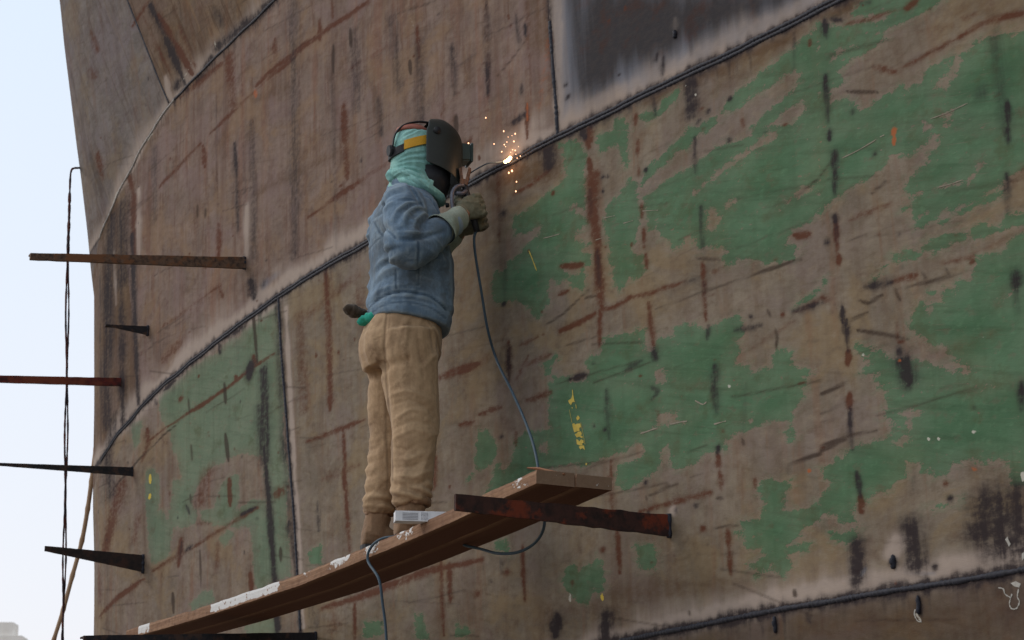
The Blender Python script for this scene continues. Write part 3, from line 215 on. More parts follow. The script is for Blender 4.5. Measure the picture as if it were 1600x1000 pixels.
# ------------------------------------------------------------------ the hull surface in metres: s along the waterline, z up
AH = math.radians(62)
E0 = at(845, 765, 8.0)
NH = A3([-math.sin(AH), -math.cos(AH), 0]); DH = A3([-math.cos(AH), math.sin(AH), 0])
HREF = E0 - NH * .56; ZR = E0[2]
_s = np.arange(-6, 11.001, .005); _h = AH + .29 * np.maximum(_s - 6.05, 0)**2 * (_s < 8) + np.where(_s >= 8, .29*1.95**2, 0)
_x = np.cumsum(-np.cos(_h)) * .005; _y = np.cumsum(np.sin(_h)) * .005
_i0 = int(np.argmin(abs(_s))); _x -= _x[_i0]; _y -= _y[_i0]
def H(s, z):
    s = np.asarray(s, float); z = np.asarray(z, float)
    x = np.interp(s, _s, _x) + HREF[0]; y = np.interp(s, _s, _y) + HREF[1]; h = np.interp(s, _s, _h)
    zs = np.interp(s, [-4, 3.63, 5.17, 6.04, 6.64, 7.25, 8.4], [6.62, 6.42, 6.38, 6.17, 5.92, 5.6, 5.13])
    f = .04 * (z - ZR) + .12 * np.maximum(z - zs, 0)
    return np.stack([x - np.sin(h) * f, y - np.cos(h) * f, z + 0 * s], -1)
def BK(s, z):
    s = np.asarray(s, float) + 0*np.asarray(z, float); z = z + 0*s
    return (fbm(np.stack([s*1.3, z*1.6, 0*s], -1), 2) - .5)*.022 + .004*np.cos((s+.3)*2*math.pi/.41)*vnoise(np.stack([s*1.1, z*.9, 0*s+5], -1))
def HB(s, z):
    h = np.interp(s, _s, _h); return H(s, z) + A3([-math.sin(h), -math.cos(h), 0]) * float(BK(A3([float(s)]), float(z))[0])
def HN(s, z):
    a = H(s + .01, z) - H(s - .01, z); b = H(s, z + .01) - H(s, z - .01); n = np.cross(b, a); return n / np.linalg.norm(n)
_S, _Z = np.meshgrid(np.arange(-3, 7.6, .05), np.arange(2, 8, .05), indexing='ij'); _P = proj(H(_S, _Z))
def hull_at(x, y):
    d = np.hypot(_P[..., 0]-x, _P[..., 1]-y); c = np.argwhere(d < d.min() + 8); i, j = c[np.argmin(_S[tuple(c.T)])]
    s, z = _S[i, j], _Z[i, j]
    for _ in range(25):
        p = proj(H(s, z)); e = .001
        J = np.stack([(proj(H(s+e, z))-p)/e, (proj(H(s, z+e))-p)/e], -1); dd = np.linalg.solve(J, A3([x, y])-p)
        n = np.linalg.norm(dd); dd = dd * min(1, .3/(n+1e-12)); s += dd[0]; z += dd[1]
    return float(s), float(z)
def pairs(L): return np.asarray(L, float).reshape(-1, 2) / 1000.0
SEAM = {k: pairs(v) for k, v in SEAMS.items()}
def zseam(name, s): P = SEAM[name]; o = np.argsort(P[:, 0]); return np.interp(s, P[o, 0], P[o, 1])
def sseam(name, z): P = SEAM[name]; o = np.argsort(P[:, 1]); return np.interp(z, P[o, 1], P[o, 0])
S_UP = lambda z: np.interp(z, [4.3, 5.0, 5.8], [5.97, 5.97, 6.2])

def build_hull():
    sa = np.concatenate([np.arange(-5, -2.3, .06), np.arange(-2.3, 2.4, .01), np.arange(2.4, 7.3, .016), np.arange(7.3, 9.6, .06)])
    za = np.concatenate([np.arange(.15, 2.45, .08), np.arange(2.45, 4.9, .0095), np.arange(4.9, 7.5, .0125), np.arange(7.5, 9.0, .08)])
    S, Z = np.meshgrid(sa, za, indexing='ij'); ns, nz = S.shape
    P = H(S, Z)
    # plates slightly buckled between the frames behind them
    hh = np.interp(S, _s, _h); nrm = np.stack([-np.sin(hh), -np.cos(hh), 0*hh], -1)
    buck = BK(S, Z)
    P = P + nrm * buck[..., None]
    def field(): return np.zeros_like(S)
    green = np.full_like(S, -.2)
    def sdf(poly, k=.47):
        lo, hi = poly.min(0) - .14, poly.max(0) + .14
        i0, i1 = np.searchsorted(sa, [lo[0]-.2, hi[0]+.2]); j0, j1 = np.searchsorted(za, [lo[1], hi[1]])
        s, z = S[i0:i1, j0:j1]*k, Z[i0:i1, j0:j1]; n = len(poly); d = np.full(s.shape, 9.0); ins = np.zeros(s.shape, bool)
        for a in range(n):
            ax, ay = poly[a][0]*k, poly[a][1]; bx, by = poly[(a+1) % n][0]*k, poly[(a+1) % n][1]
            ex, ey = bx-ax, by-ay; t = np.clip(((s-ax)*ex+(z-ay)*ey)/(ex*ex+ey*ey+1e-12), 0, 1)
            d = np.minimum(d, np.hypot(s-ax-ex*t, z-ay-ey*t))
            if ay != by: ins ^= ((ay > z) != (by > z)) & (s < (bx-ax)*(z-ay)/(by-ay)+ax)
        return (slice(i0, i1), slice(j0, j1)), np.where(ins, d, -d)
    for q in GREEN:
        sl, d = sdf(pairs(q)); green[sl] = np.maximum(green[sl], d)
    for q in HOLES:
        sl, d = sdf(pairs(q)); green[sl] = np.minimum(green[sl], -d)
    wR = np.clip((-2.12 - S)/.12, 0, 1); gn = (fbm(np.stack([S*1.0+Z*.9, Z*2.2-S*.5, 0*S], -1), 4) - .47)*.6; gn = np.where((Z < zseam('seam_mid', S)-.08) & (Z > zseam('seam_low', S)+.3), gn, -.2)
    green = green*(1-wR) + gn*wR
    green = np.clip(green, -.2, .2)
    mill = np.full_like(S, -.3)
    sl, d = sdf(pairs(MILL[0])); mill[sl] = d
    F = {k: field() for k in 'RDPNOYWBS'}
    for k, asp, r, st, q in STROKES:
        st = min(1.0, st*(1.55 if q[1] > 4800 and r > .012 else 1.15)) if k in 'DR' else st
        Q = pairs(q); asp = min(max(asp, .12), 1.0); r = max(r, .0065 if k in 'YSWO' else .009); ext = r*3.6
        lo, hi = Q.min(0), Q.max(0)
        i0, i1 = np.searchsorted(sa, [lo[0]-ext/asp, hi[0]+ext/asp]); j0, j1 = np.searchsorted(za, [lo[1]-ext, hi[1]+ext])
        if i1 <= i0 or j1 <= j0: continue
        s, z = S[i0:i1, j0:j1], Z[i0:i1, j0:j1]; d = np.full(s.shape, 9.0); tt = np.zeros(s.shape)
        seg = np.hypot(*((Q[1:]-Q[:-1])*[asp, 1]).T) if len(Q) > 1 else A3([1e-6]); tot = seg.sum()+1e-9; acc = 0.0
        for a in range(max(1, len(Q)-1)):
            A, B = Q[a], Q[min(a+1, len(Q)-1)]; e = (B-A)*[asp, 1]; px, pz = (s-A[0])*asp, z-A[1]
            t = np.clip((px*e[0]+pz*e[1])/(e@e+1e-12), 0, 1); dd = np.hypot(px-e[0]*t, pz-e[1]*t)
            near = dd < d; d = np.where(near, dd, d); tt = np.where(near, (acc + t*seg[a])/tot, tt); acc += seg[a]
        # ragged: the width and strength change along the mark, the ends taper
        u = tt*tot; long_ = tot > 2.5*r
        n = vnoise(np.stack([u*26+r*900, 0*u+Q[0][0]*7, 0*u+Q[0][1]*5], -1)); n2 = vnoise(np.stack([s*60, z*95, 0*s+r*100], -1)); n3 = vnoise(np.stack([u*9+3, 0*u+Q[0][0]*3, 0*u], -1))
        tp = (.45 + .75*np.sin(np.pi*np.clip(tt, .03, .97))**.6) if long_ else 1.0
        rr = r * (.50 + .55*n + .35*n2) * tp if r < .021 else r*(1.0 + .2*n + .15*n2)
        if k in 'YWO': v = st*np.exp(-(d/rr)**2)
        else:
            v = st * (.80 if r > .021 else 1) * (.68*np.exp(-(d/rr)**2) + .34*np.exp(-(d/(r*2.1))**2)) * ((.80+.50*vnoise(np.stack([s*34, z*4, 0*s], -1))) if r > .021 else .45 + .8*n3 if long_ else .9)
        F[k][i0:i1, j0:j1] = np.maximum(F[k][i0:i1, j0:j1], v)
    # scattered spatter, nicks and thin scratches
    rg = np.random.RandomState(5)
    for q in range(600):
        s0, z0 = rg.uniform(-2.2, 6.8), rg.uniform(2.3, 7.0); kind = rg.choice(list('DRRRSSSSSS'), p=[.1]*10)
        if kind == 'W' and rg.rand() < .75: kind = 'R'
        r = rg.uniform(.006, .009) if kind != 'S' else .008; ln = rg.uniform(0, .012) if kind != 'S' else rg.uniform(.04, .30)
        th = math.radians(rg.normal(14, 9)) if kind == 'S' or rg.rand() < .3 else math.radians(rg.normal(90, 6)); asp = .45
        e = A3([math.cos(th)*ln/asp, math.sin(th)*ln]); A_ = A3([s0, z0]); lo = np.minimum(A_, A_+e)-r*3/asp; hi = np.maximum(A_, A_+e)+r*3/asp
        i0, i1 = np.searchsorted(sa, [lo[0], hi[0]]); j0, j1 = np.searchsorted(za, [lo[1], hi[1]])
        if i1 <= i0 or j1 <= j0: continue
        s, z = S[i0:i1, j0:j1], Z[i0:i1, j0:j1]; px, pz = (s-s0)*asp, z-z0; ex, ey = e[0]*asp, e[1]
        t = np.clip((px*ex+pz*ey)/(ex*ex+ey*ey+1e-12), 0, 1); d = np.hypot(px-ex*t, pz-ey*t)
        F[kind][i0:i1, j0:j1] = np.maximum(F[kind][i0:i1, j0:j1], (rg.uniform(.15, .55) if kind == 'S' else rg.uniform(.3, .75))*np.exp(-(d/r)**2))
    # soft dark and rust lines where the frames are welded behind the plates
    for q in range(-6, 16):
        for w_, k_ in ((.030, 'D'), (.022, 'R')):
            sc = -1.10 + .405*q + .012*(rg.rand()-.5); n = vnoise(np.stack([0*S+q*7.3+(k_ == 'R')*3, Z*2.3, 0*S], -1)); n2 = vnoise(np.stack([0*S+q*3, Z*14, 0*S+1], -1))
            v = np.exp(-(((S-sc-.02*(Z-4))/(w_*(.6+n2)))**2)) * np.clip((n-.50)*3.0, 0, 1) * (.34 if k_ == 'D' else .30) * np.where(Z > 4.75, 1.0, .5)
            F[k_][:] = np.maximum(F[k_], v)
    # burnt line and drips beside every weld
    def along(name, vert=False, w=.02, st=.9, lo=-9, hi=9):
        if not vert: d = Z - zseam(name, S); m = (S >= lo) & (S <= hi); u = S
        else: d = (S - sseam(name, Z))*.45; m = (Z >= lo) & (Z <= hi); u = Z
        n = vnoise(np.stack([u*28, 0*u, 0*u+3], -1)); n2 = vnoise(np.stack([u*70, 0*u, 0*u+9], -1))
        v = st * np.exp(-(d/(w*(.6+.8*n)))**2) * m
        F['D'][:] = np.maximum(F['D'], v)
        if not vert:
            dr = np.where(d < 0, np.exp(d/(.02+.07*n*n)), 0) * (n2 > .62) * m * .7
            F['D'][:] = np.maximum(F['D'], dr)
            pw_ = (.05 + .09*vnoise(np.stack([u*5, 0*u, 0*u+6], -1)))*(.6 if name == 'seam_low' else 1); pa = np.where(d > 0, np.exp(-(d/pw_)**2), 0)*m*(.9 if name == 'seam_mid' else .7 if name == 'seam_low' else .45)
            F['P'][:] = np.maximum(F['P'], pa)
    along('seam_mid', w=.028, st=1.0); along('seam_low', w=.026, st=1.0); along('seam_top', w=.013, st=.6)
    along('lower_joint', True, .014, .8, 2.7, 4.81); along('dark_edge', True, .010, .7, 4.76, 6.4); along('bow', True, .008, .6, 6.4, 9)
    co = np.stack([S, Z, 0*S], -1)
    A = np.stack([green, F['R'], F['D'], F['P']], -1); B = np.stack([mill, F['N'], F['O'], F['Y']], -1); D = np.stack([F['W'], F['B'], F['S'], 0*S], -1)
    # split into plates along the seams
    sm = (sa[:-1]+sa[1:])/2; zm = (za[:-1]+za[1:])/2; FS, FZ = np.meshgrid(sm, zm, indexing='ij')
    zt, zmid, zl = zseam('seam_top', FS), zseam('seam_mid', FS), zseam('seam_low', FS)
    zt = np.where(FS > 6.73, 5.944-(FS-6.73)*.55, zt); zmid = np.where(FS > 6.66, 4.485-(FS-6.66)*.4, zmid)
    pid = np.where(FZ > zt, np.where(FS > sseam('bow', FZ), 0, 1), np.where(FZ > zmid, np.where(FS < sseam('dark_edge', FZ), 2, np.where(FS > S_UP(FZ), 7, 3)),
          np.where(FZ > zl, np.where(FS > sseam('lower_joint', FZ), 4, 5), 6)))
    idx = np.arange(ns*nz).reshape(ns, nz)
    quads = np.stack([idx[:-1, :-1], idx[:-1, 1:], idx[1:, 1:], idx[1:, :-1]], -1)
    root = empty("ship_hull", tuple(H(0., .15)), "huge curved steel ship side with flaking green paint and rust that fills the picture", "ship hull")
    info = {0: ("smooth grey brown plate at the far upper left of the hull", (.112, .096, .088), .05, .5),
            1: ("brown plate with slanted dark streaks under the top edge", (.100, .070, .048), .6, .8),
            2: ("dark blue grey heat scorched steel plate at the top", (.15, .115, .10), .0, .3),
            3: ("large rosy brown bare plate behind the welder's head", (.128, .092, .074), .35, .8),
            4: ("lower left plate with pale faded green paint", (.130, .102, .078), .5, .6),
            5: ("broad plate with flaking dark green paint patches", (.128, .104, .078), .15, .45),
            6: ("dark brown plate below the lowest weld", (.070, .052, .038), .7, .5),
            7: ("narrow streaky dark brown plate at the left edge", (.112, .080, .058), .8, 1.15)}
    Pf = P.reshape(-1, 3); cof = co.reshape(-1, 3); Af = A.reshape(-1, 4); Bf = B.reshape(-1, 4); Df = D.reshape(-1, 4)
    for k, (lab, base, browny, streak) in info.items():
        q = quads[pid == k].reshape(-1, 4)
        if not len(q): continue
        u, inv = np.unique(q, return_inverse=True); inv = inv.reshape(-1).astype(np.int32)
        me = bpy.data.meshes.new("hull_plate"); me.vertices.add(len(u)); me.vertices.foreach_set("co", Pf[u].ravel().astype(np.float32))
        me.loops.add(len(inv)); me.loops.foreach_set("vertex_index", inv); me.polygons.add(len(q))
        me.polygons.foreach_set("loop_start", np.arange(0, len(inv), 4, dtype=np.int32)); me.update(calc_edges=True); me.validate()
        for nm, arr in (("ma", Af), ("mb", Bf), ("mc", Df)):
            at_ = me.attributes.new(nm, 'FLOAT_COLOR', 'POINT'); at_.data.foreach_set("color", arr[u].ravel().astype(np.float32))
        at_ = me.attributes.new("hullco", 'FLOAT_VECTOR', 'POINT'); at_.data.foreach_set("vector", cof[u].ravel().astype(np.float32))
        o = mesh_obj("hull_plate", me, hull_mat("hull_plate_%d" % k, base, browny, streak, k), root); o["label"] = lab
    return root

def hull_mat(name, base, browny, streak, k):
    m, t, b = nmat(name); N = NT(t); co = N.attr("hullco").outputs["Vector"]
    a, bb, c = N.attr("ma"), N.attr("mb"), N.attr("mc")
    def sep(n):
        s = N.new("ShaderNodeSeparateColor"); t.links.new(n.outputs["Color"], s.inputs[0]); return s.outputs[0], s.outputs[1], s.outputs[2], n.outputs["Alpha"]
    green, rust, dark, pale = sep(a); mill, brown, orange, yellow = sep(bb); white, blue, scratch, _ = sep(c)
    f1 = N.noise(co, (3.0, 6.0, 1), 5, .6, off=(k*3.1, 0, 0)); f2 = N.noise(co, (22, 44, 1), 6, .62, off=(k, 5, 0)); f3 = N.noise(co, (110, 240, 1), 4, .6, off=(k, 9, 0))
    st = N.noise(co, (11, 1.6, 1), 5, .66, dist=.25, off=(k, 2, 0)); st2 = N.noise(co, (34, 5, 1), 5, .68, dist=.3, off=(k, 7, 0)); msk = N.step(N.noise(co, (2.6, 2.2, 1), 4, .6, off=(k, 40, 0)), .42, .62)
    rot = N.scale(co, (1, 1, 1), rot=(0, 0, math.radians(-14)))
    gr = N.noise(rot, (7, 130, 1), 4, .62, off=(k, 3, 0)); gr2 = N.noise(rot, (2.2, 34, 1), 4, .6, off=(2, k, 0))
    sub = lambda x, v: N.math('SUBTRACT', x, v); mul = lambda x, y: N.math('MULTIPLY', x, y); add = lambda x, y: N.math('ADD', x, y)
    B_ = A3(base)*A3([1.48, 1.47, 1.47])
    col = N.mix(N.step(f1, .3, .7), tuple(B_*.80), tuple(B_*1.22))
    col = N.mix(mul(N.step(f2, .4, .75), .45), col, tuple(B_*A3([.72, .66, .62])))
    col = N.mix(mul(N.step(f3, .45, .8), .4), col, tuple(B_*1.35))
    col = N.mix(mul(N.step(st, .46, .66), streak*.8), col, tuple(B_*A3([.62, .42, .32])))
    col = N.mix(mul(N.step(st2, .52, .70), mul(msk, streak*.35)), col, tuple(B_*A3([.50, .44, .46])))
    col = N.mix(mul(N.step(gr2, .5, .72), mul(msk, .55)), col, tuple(B_*A3([.58, .50, .40])))
    col = N.mix(mul(N.step(gr, .55, .8), mul(N.math('SUBTRACT', 1.0, msk), .34)), col, tuple(B_*A3([.48, .42, .36])))
    hu = N.noise(co, (1.7, 2.6, 1), 6, .66, dist=.4, off=(k, 51, 0)); hv = N.noise(co, (8, 1.3, 1), 6, .7, dist=.5, off=(k, 61, 0)); hm = N.noise(co, (13, 24, 1), 6, .7, off=(k, 71, 0))
    col = N.mix(mul(N.step(hu, .50, .62), .75), col, tuple(B_*A3([1.13, 1.0, .76])))
    col = N.mix(mul(N.step(hu, .50, .38), .75), col, tuple(B_*A3([1.02, .98, 1.10])))
    col = N.mix(mul(N.step(hv, .52, .66), .35+.45*browny), col, tuple(B_*A3([1.0, .66, .52])))
    col = N.mix(mul(N.step(hm, .50, .68), .55), col, tuple(B_*A3([.66, .60, .55])))
    col = N.mix(mul(N.step(hm, .48, .34), .45), col, tuple(B_*A3([1.30, 1.28, 1.22])))
    if k < 2:
        sr = N.scale(co, (1, 1, 1), rot=(0, 0, math.radians(28))); sl1 = N.noise(sr, (16, 1.1, 1), 6, .72, off=(3, k, 0)); sl2 = N.noise(sr, (9, .7, 1), 5, .66, off=(8, k, 0))
        col = N.mix(mul(N.step(sl1, .50, .64), .8 if k else .4), col, tuple(B_*A3([.52, .38, .30]))); col = N.mix(mul(N.step(sl2, .52, .66), .7 if k else .3), col, tuple(B_*A3([1.35, 1.18, .92])))
    bd = N.noise(co, (7, .55, 1), 3, .55, off=(k, 20, 0)); col = N.mix(mul(N.step(bd, .50, .70), streak*.7), col, tuple(B_*A3([.62, .50, .46])))
    bd2 = N.noise(co, (9, .8, 1), 3, .55, off=(k, 31, 0)); col = N.mix(mul(N.step(bd2, .55, .74), streak*.5), col, tuple(B_*A3([1.28, 1.27, 1.25])))
    # blotches of thin rust everywhere
    rb = N.noise(co, (5, 7, 1), 7, .7, off=(k, 12, 0))
    col = N.mix(mul(N.step(rb, .52, .70), .30+.35*browny), col, (.085, .038, .020))
    brn = mul(brown, add(.55, f1)); col = N.mix(mul(N.step(mul(brn, add(.4, mul(f2, 1.2))), .02, .95), .85), col, N.mix(f2, (.060, .030, .014), (.115, .060, .026)))
    # green paint: the edge is broken by fine noise
    e = add(green, add(mul(sub(f2, .5), .062), mul(sub(f3, .5), .040)))
    e = add(e, mul(sub(gr2, .5), .018))
    gm = N.step(e, -.0012, .0014)
    faded = (k == 4)
    g1, g2, g3 = ((.115, .170, .108), (.145, .195, .128), (.090, .130, .084)) if faded else ((.056, .134, .068), (.086, .172, .096), (.043, .098, .050))
    gc = N.mix(N.step(f1, .35, .65), g1, g2); gc = N.mix(mul(N.step(gr2, .46, .70), .6), gc, g3)
    gc = N.mix(mul(N.step(rb, .52, .66), .5), gc, (.070, .085, .038)); gc = N.mix(mul(N.step(f2, .5, .75), .5), gc, tuple(A3(g2)*1.35))
    gc = N.mix(mul(N.step(st, .5, .72), .45 if faded else .28), gc, tuple(A3(g1)*.7))
    gc = N.mix(mul(N.step(gr, .60, .8), .5), gc, tuple(B_*.9))
    chips = N.step(add(N.noise(co, (30, 62, 1), 3, .5, off=(1, 1, 0)), mul(sub(f1, .5), .25)), .69, .71)
    gm = mul(gm, N.math('SUBTRACT', 1.0, mul(chips, .85)))
    thin = N.step(N.noise(co, (16, 40, 1), 5, .68, off=(8, 8, 0)), .46, .58)
    gm = N.math('MAXIMUM', gm, mul(mul(N.step(e, -.035, .004), thin), .35))
    scr = N.step(N.noise(N.scale(co, (1, 1, 1), rot=(0, 0, math.radians(-11))), (5, 210, 1), 3, .6, off=(6, 1, 0)), .62, .70); gm = mul(gm, N.math('SUBTRACT', 1.0, mul(mul(scr, msk), .55)))
    # paint worn thin near its edges
    gm = mul(gm, add(.66 if faded else .78, mul(N.step(green, 0.0, .07), .22 if faded else .14)))
    gm = mul(gm, N.math('SUBTRACT', 1.0, mul(N.step(hm, .54, .66), .35)))
    # lighter primer rim
    rim = N.step(N.math('ABSOLUTE', add(e, .006)), .010, .0); col = N.mix(mul(rim, .35), col, tuple(B_*1.35))
    col = N.mix(gm, col, gc)
    mm = N.step(add(mill, add(mul(sub(N.noise(co, (7, 1.0, 1), 3, .5), .5), .30), mul(sub(st, .5), .10))), -.03, .15)
    millc = N.mix(N.step(f2, .35, .7), (.034, .031, .034), (.050, .042, .042)); millc = N.mix(mul(N.step(rb, .5, .65), .6), millc, (.060, .026, .018))
    halo = N.step(mill, -.01, .10)
    if k == 2:
        mb = N.mix(N.step(add(mill, mul(sub(N.noise(co, (9, 1.2, 1), 3, .5, off=(4, 0, 0)), .5), .12)), -.02, .06), (.31, .24, .195), (.165, .178, .215)); col = N.mix(.9, col, mb); col = N.mix(mm, col, millc)
    pn = mul(pale, add(.35, mul(N.noise(co, (20, 3, 1), 4, .6), 1.3)))
    col = N.mix(mul(N.step(pn, .02, .60), .50 if k == 2 else .90), col, N.mix(f2, (.30, .242, .212), (.42, .335, .275)))
    col = N.mix(mul(N.step(blue, .2, .9), .8), col, (.16, .19, .25))
    n4 = mul(sub(f2, .5), .8); n5 = mul(sub(f3, .5), .5)
    rn = mul(rust, add(1.0, add(mul(n4, 2.7), mul(n5, 2.4)))); col = N.mix(mul(N.step(rn, .06, .72), .90), col, N.mix(f3, (.070, .020, .010), (.110, .036, .016)))
    dn = mul(dark, add(1.05, add(add(mul(n4, 2.3), mul(n5, 1.2)), mul(sub(st2, .5), 1.5)))); col = N.mix(mul(N.step(dn, .0, .95), .95), col, N.mix(f2, (.013, .010, .013), (.034, .024, .026)))
    sn = mul(scratch, add(1.0, mul(n5, 2.0))); col = N.mix(mul(N.step(sn, .12, .8), .8), col, (.035, .020, .014))
    on = add(orange, n4); col = N.mix(mul(N.step(on, .25, .75), .85), col, (.36, .10, .035))
    yn = add(yellow, add(mul(n4, 1.6), mul(n5, 1.2))); col = N.mix(mul(N.step(yn, .40, .52), .95), col, (.58, .42, .07))
    wn = add(white, add(n4, n5)); col = N.mix(mul(N.step(wn, .35, .6), .85), col, (.50, .47, .40))
    t.links.new(col, b.inputs["Base Color"])
    b.inputs["Specular IOR Level"].default_value = .09
    t.links.new(add(.66, mul(f2, .30)), b.inputs["Roughness"])
    h = add(add(mul(f2, .5), mul(f3, .25)), add(mul(gm, .35), mul(gr, .2)))
    N.bump(b, h, .55, .004)
    return m

BEAD = simple("weld_bead_steel", (.009, .009, .013), (.030, .030, .042), 60, .62, .6, .002, .1, spec=.25)
def bead(root, pts, r, twin=False, lift=.002, name="weld_bead", label=None, seed=0):
    rr = random.Random(seed); P = []; pts = [A3(p) for p in pts]
    for a, b in zip(pts[:-1], pts[1:]):
        A, B = H(*a), H(*b); n = max(2, int(np.linalg.norm(B-A)/.0065))
        for i in range(n): P.append(a + (b-a)*i/n)
    P.append(pts[-1]); mb = MB()
    for off in ((-.45*r, .5*r) if twin else (0,)):
        Q = []; R = []
        for i, (s, z) in enumerate(P):
            n = HN(s, z); Q.append(HB(s, z) + n*(lift - r*.50) + A3([0, 0, off*1.6 + rr.uniform(-.06, .06)*r]))
            R.append(r*(.8 if twin else 1)*(1 + .10*math.sin(i*1.9+off*900) + .10*math.sin(i*.23+seed) + rr.uniform(-.13, .13)))
        mb.tube(Q, R, 8)
    return mb.build(name, BEAD, root, label=label)
# ------------------------------------------------------------------ ground
GM = simple("trodden_dirt", (.16, .125, .09), (.24, .19, .14), 1.2, .95, .5, .03)
g = MB(); g.add([(-600, -300, 0), (600, -300, 0), (600, 900, 0), (-600, 900, 0)], [(0, 1, 2, 3)])
tag(g.build("ground", GM, smooth=False), kind="structure")

# ------------------------------------------------------------------ hull and its welds
hull = build_hull()
bead(hull, SEAM['seam_mid'], .0105, twin=True, seed=1, label="long twin weld bead rising across the hull")
bead(hull, SEAM['seam_low'], .0105, seed=2, label="lowest weld bead at the lower right")
bead(hull, SEAM['seam_top'][:5], .009, seed=3, label="dark curving weld bead at the top left")
_bd = BEAD; BEAD = simple("bright_ground_bead", (.16, .14, .13), (.42, .39, .36), 25, .5, .5, .002, .1)
bead(hull, SEAM['seam_top'][4:], .0085, seed=9, label="pale ground lower stretch of the upper left weld"); BEAD = _bd
bead(hull, SEAM['bow'], .006, seed=4)
bead(hull, SEAM['lower_joint'], .0095, seed=5, label="upright weld bead on the lower left plates")
bead(hull, SEAM['dark_edge'][1:], .0105, seed=6, label="upright weld bead beside the dark plate")
def nub(px, py, w, h, seed=0, name="weld_stub"):
    s, z = hull_at(px, py); n = HN(s, z); c = HB(s, z); k = FPX / c[1]; mb = MB()
    rr = random.Random(seed); m = 9; P = []; R = []
    for i in range(m):
        t = i/(m-1)*2-1; P.append(c + n*.004 + A3([0, 0, -t*h/k/2]) + A3([rr.uniform(-.15, .15)*w/k, 0, 0])); R.append(w/k/2*(.35+.65*math.sqrt(max(0, 1-t*t)))*rr.uniform(.85, 1.15))
    mb.tube(P, R, 10, 1.0); return mb.build(name, BEAD, hull)
nub(1395, 878, 11, 22, 1); nub(1056, 54, 8, 14, 2); nub(1213, 976, 8, 26, 3); nub(1434, 945, 8, 30, 4)

def on_hull(P, lift=.0016):
    out = []
    for x, y in P:
        s, z = hull_at(x, y); n = HN(s, z); out.append(HB(s, z) + n*lift)
    return out
def daubs(polys, x0, y0, k, name, mat, label):
    for q in polys.split('|'):
        mb = MB(); P = [tuple(map(float, a.split(','))) for a in q.split()]; V = on_hull([(x0+a/k, y0+b_/k) for a, b_ in P]); mb.add(V, [tuple(range(len(V)))])
        me = bpy.data.meshes.new(name); me.from_pydata(mb.V, [], mb.F); bm = bmesh.new(); bm.from_mesh(me); bmesh.ops.triangulate(bm, faces=bm.faces); bm.to_mesh(me); bm.free()
        o = mesh_obj(name, me, mat, hull, False); o["label"] = label
def ribbons(lines, x0, y0, k, w_, name, mat, label):
    for q in lines.split('|'):
        mb = MB(); P = catmull([A3([x0+float(a.split(',')[0])/k, y0+float(a.split(',')[1])/k, 0]) for a in q.split()], 5); L_, R_ = [], []; rr = random.Random(len(P))
        for i, p in enumerate(P):
            tg = P[min(i+1, len(P)-1)]-P[max(i-1, 0)]; tg = tg/(np.linalg.norm(tg)+1e-9); nn = A3([-tg[1], tg[0], 0])*w_/2*rr.uniform(.35, 1.4); L_.append((p+nn)[:2]); R_.append((p-nn)[:2])
        V = on_hull(L_ + R_); n = len(P); mb.add(V, [(i, i+1, n+i+1, n+i) for i in range(n-1)])
        o = mb.build(name, mat, hull, smooth=False); o["label"] = label
M_SC = simple("scraped_primer", (.20, .17, .13), (.30, .26, .20), 60, .9, .1)
M_YP = simple("worn_yellow_paint", (.42, .30, .045), (.58, .44, .09), 60, .8, .1)
M_CH = simple("chalk_white_paint", (.30, .28, .25), (.44, .42, .38), 60, .9, .1)
daubs("866,45 872,45 876,88 870,92|835,130 850,120 862,110 868,85 878,90 885,130 892,140 870,140 858,165 845,150|862,180 872,182 870,195|895,155 900,160 903,190 898,190|900,265 915,245 930,262 925,275 908,285|868,312 885,305 890,318 905,310 935,308 940,335 925,345 930,365 905,370 885,378 875,345|888,392 905,385 915,372 940,370 948,392 935,400 955,410 950,425 925,410 905,418|900,430 915,435 925,450 940,432 960,440 962,460 945,465 955,478 930,480 905,470|920,490 935,482 965,480 972,515 950,500 935,512|980,615 992,620 988,635 978,632|845,200 847,200 868,300 865,300|938,300 940,300 975,470 972,470", 720, 600, 5, "stencil_remnant", M_YP, "worn yellow stencil remains on the green paint above the plank end")
daubs("1445,215 1465,190 1472,215 1490,250 1475,270 1460,235|1490,555 1530,540 1575,560 1560,590 1520,580|1580,330 1600,310 1600,360 1585,380", 1280, 800, 5, "white_daub", M_CH, "white daubs in the lower right corner")
ribbons("1390,590 1430,600 1445,640 1490,665 1500,640|1490,670 1480,720 1500,755 1540,750 1562,700 1545,660 1555,600|740,760 735,800 760,850 790,855", 1280, 800, 5, 2.0, "chalk_scribble", M_CH, "looping white chalk scribble in the lower right corner")

ribbons("480,70 498,62 515,55|190,235 300,180 450,90|930,465 1020,440 1120,405", 1280, 200, 5, 1.4, "paint_scratch", M_SC, "thin pale scratch in the green paint")
ribbons("880,930 1000,885 1170,805", 1280, 0, 5, 1.2, "paint_scratch", M_SC, "thin pale scratch in the green paint")
ribbons("650,862 710,846 770,826|1060,876 1110,860|1120,706 1210,686|1280,746 1360,726|1440,652 1560,645", 720, 200, 5, 1.2, "paint_scratch", M_SC, "thin pale scratch in the green paint")
ribbons("450,316 520,300 580,292|215,388 280,368 345,345|790,315 880,290|640,130 700,160 730,140", 960, 600, 5, 2.0, "paint_scratch", M_SC, "thin pale scratch in the green paint")
ribbons("540,960 565,1020 600,1115", 720, 200, 5, 1.6, "yellow_scratch", M_YP, "thin yellow line on the green paint right of the welder")
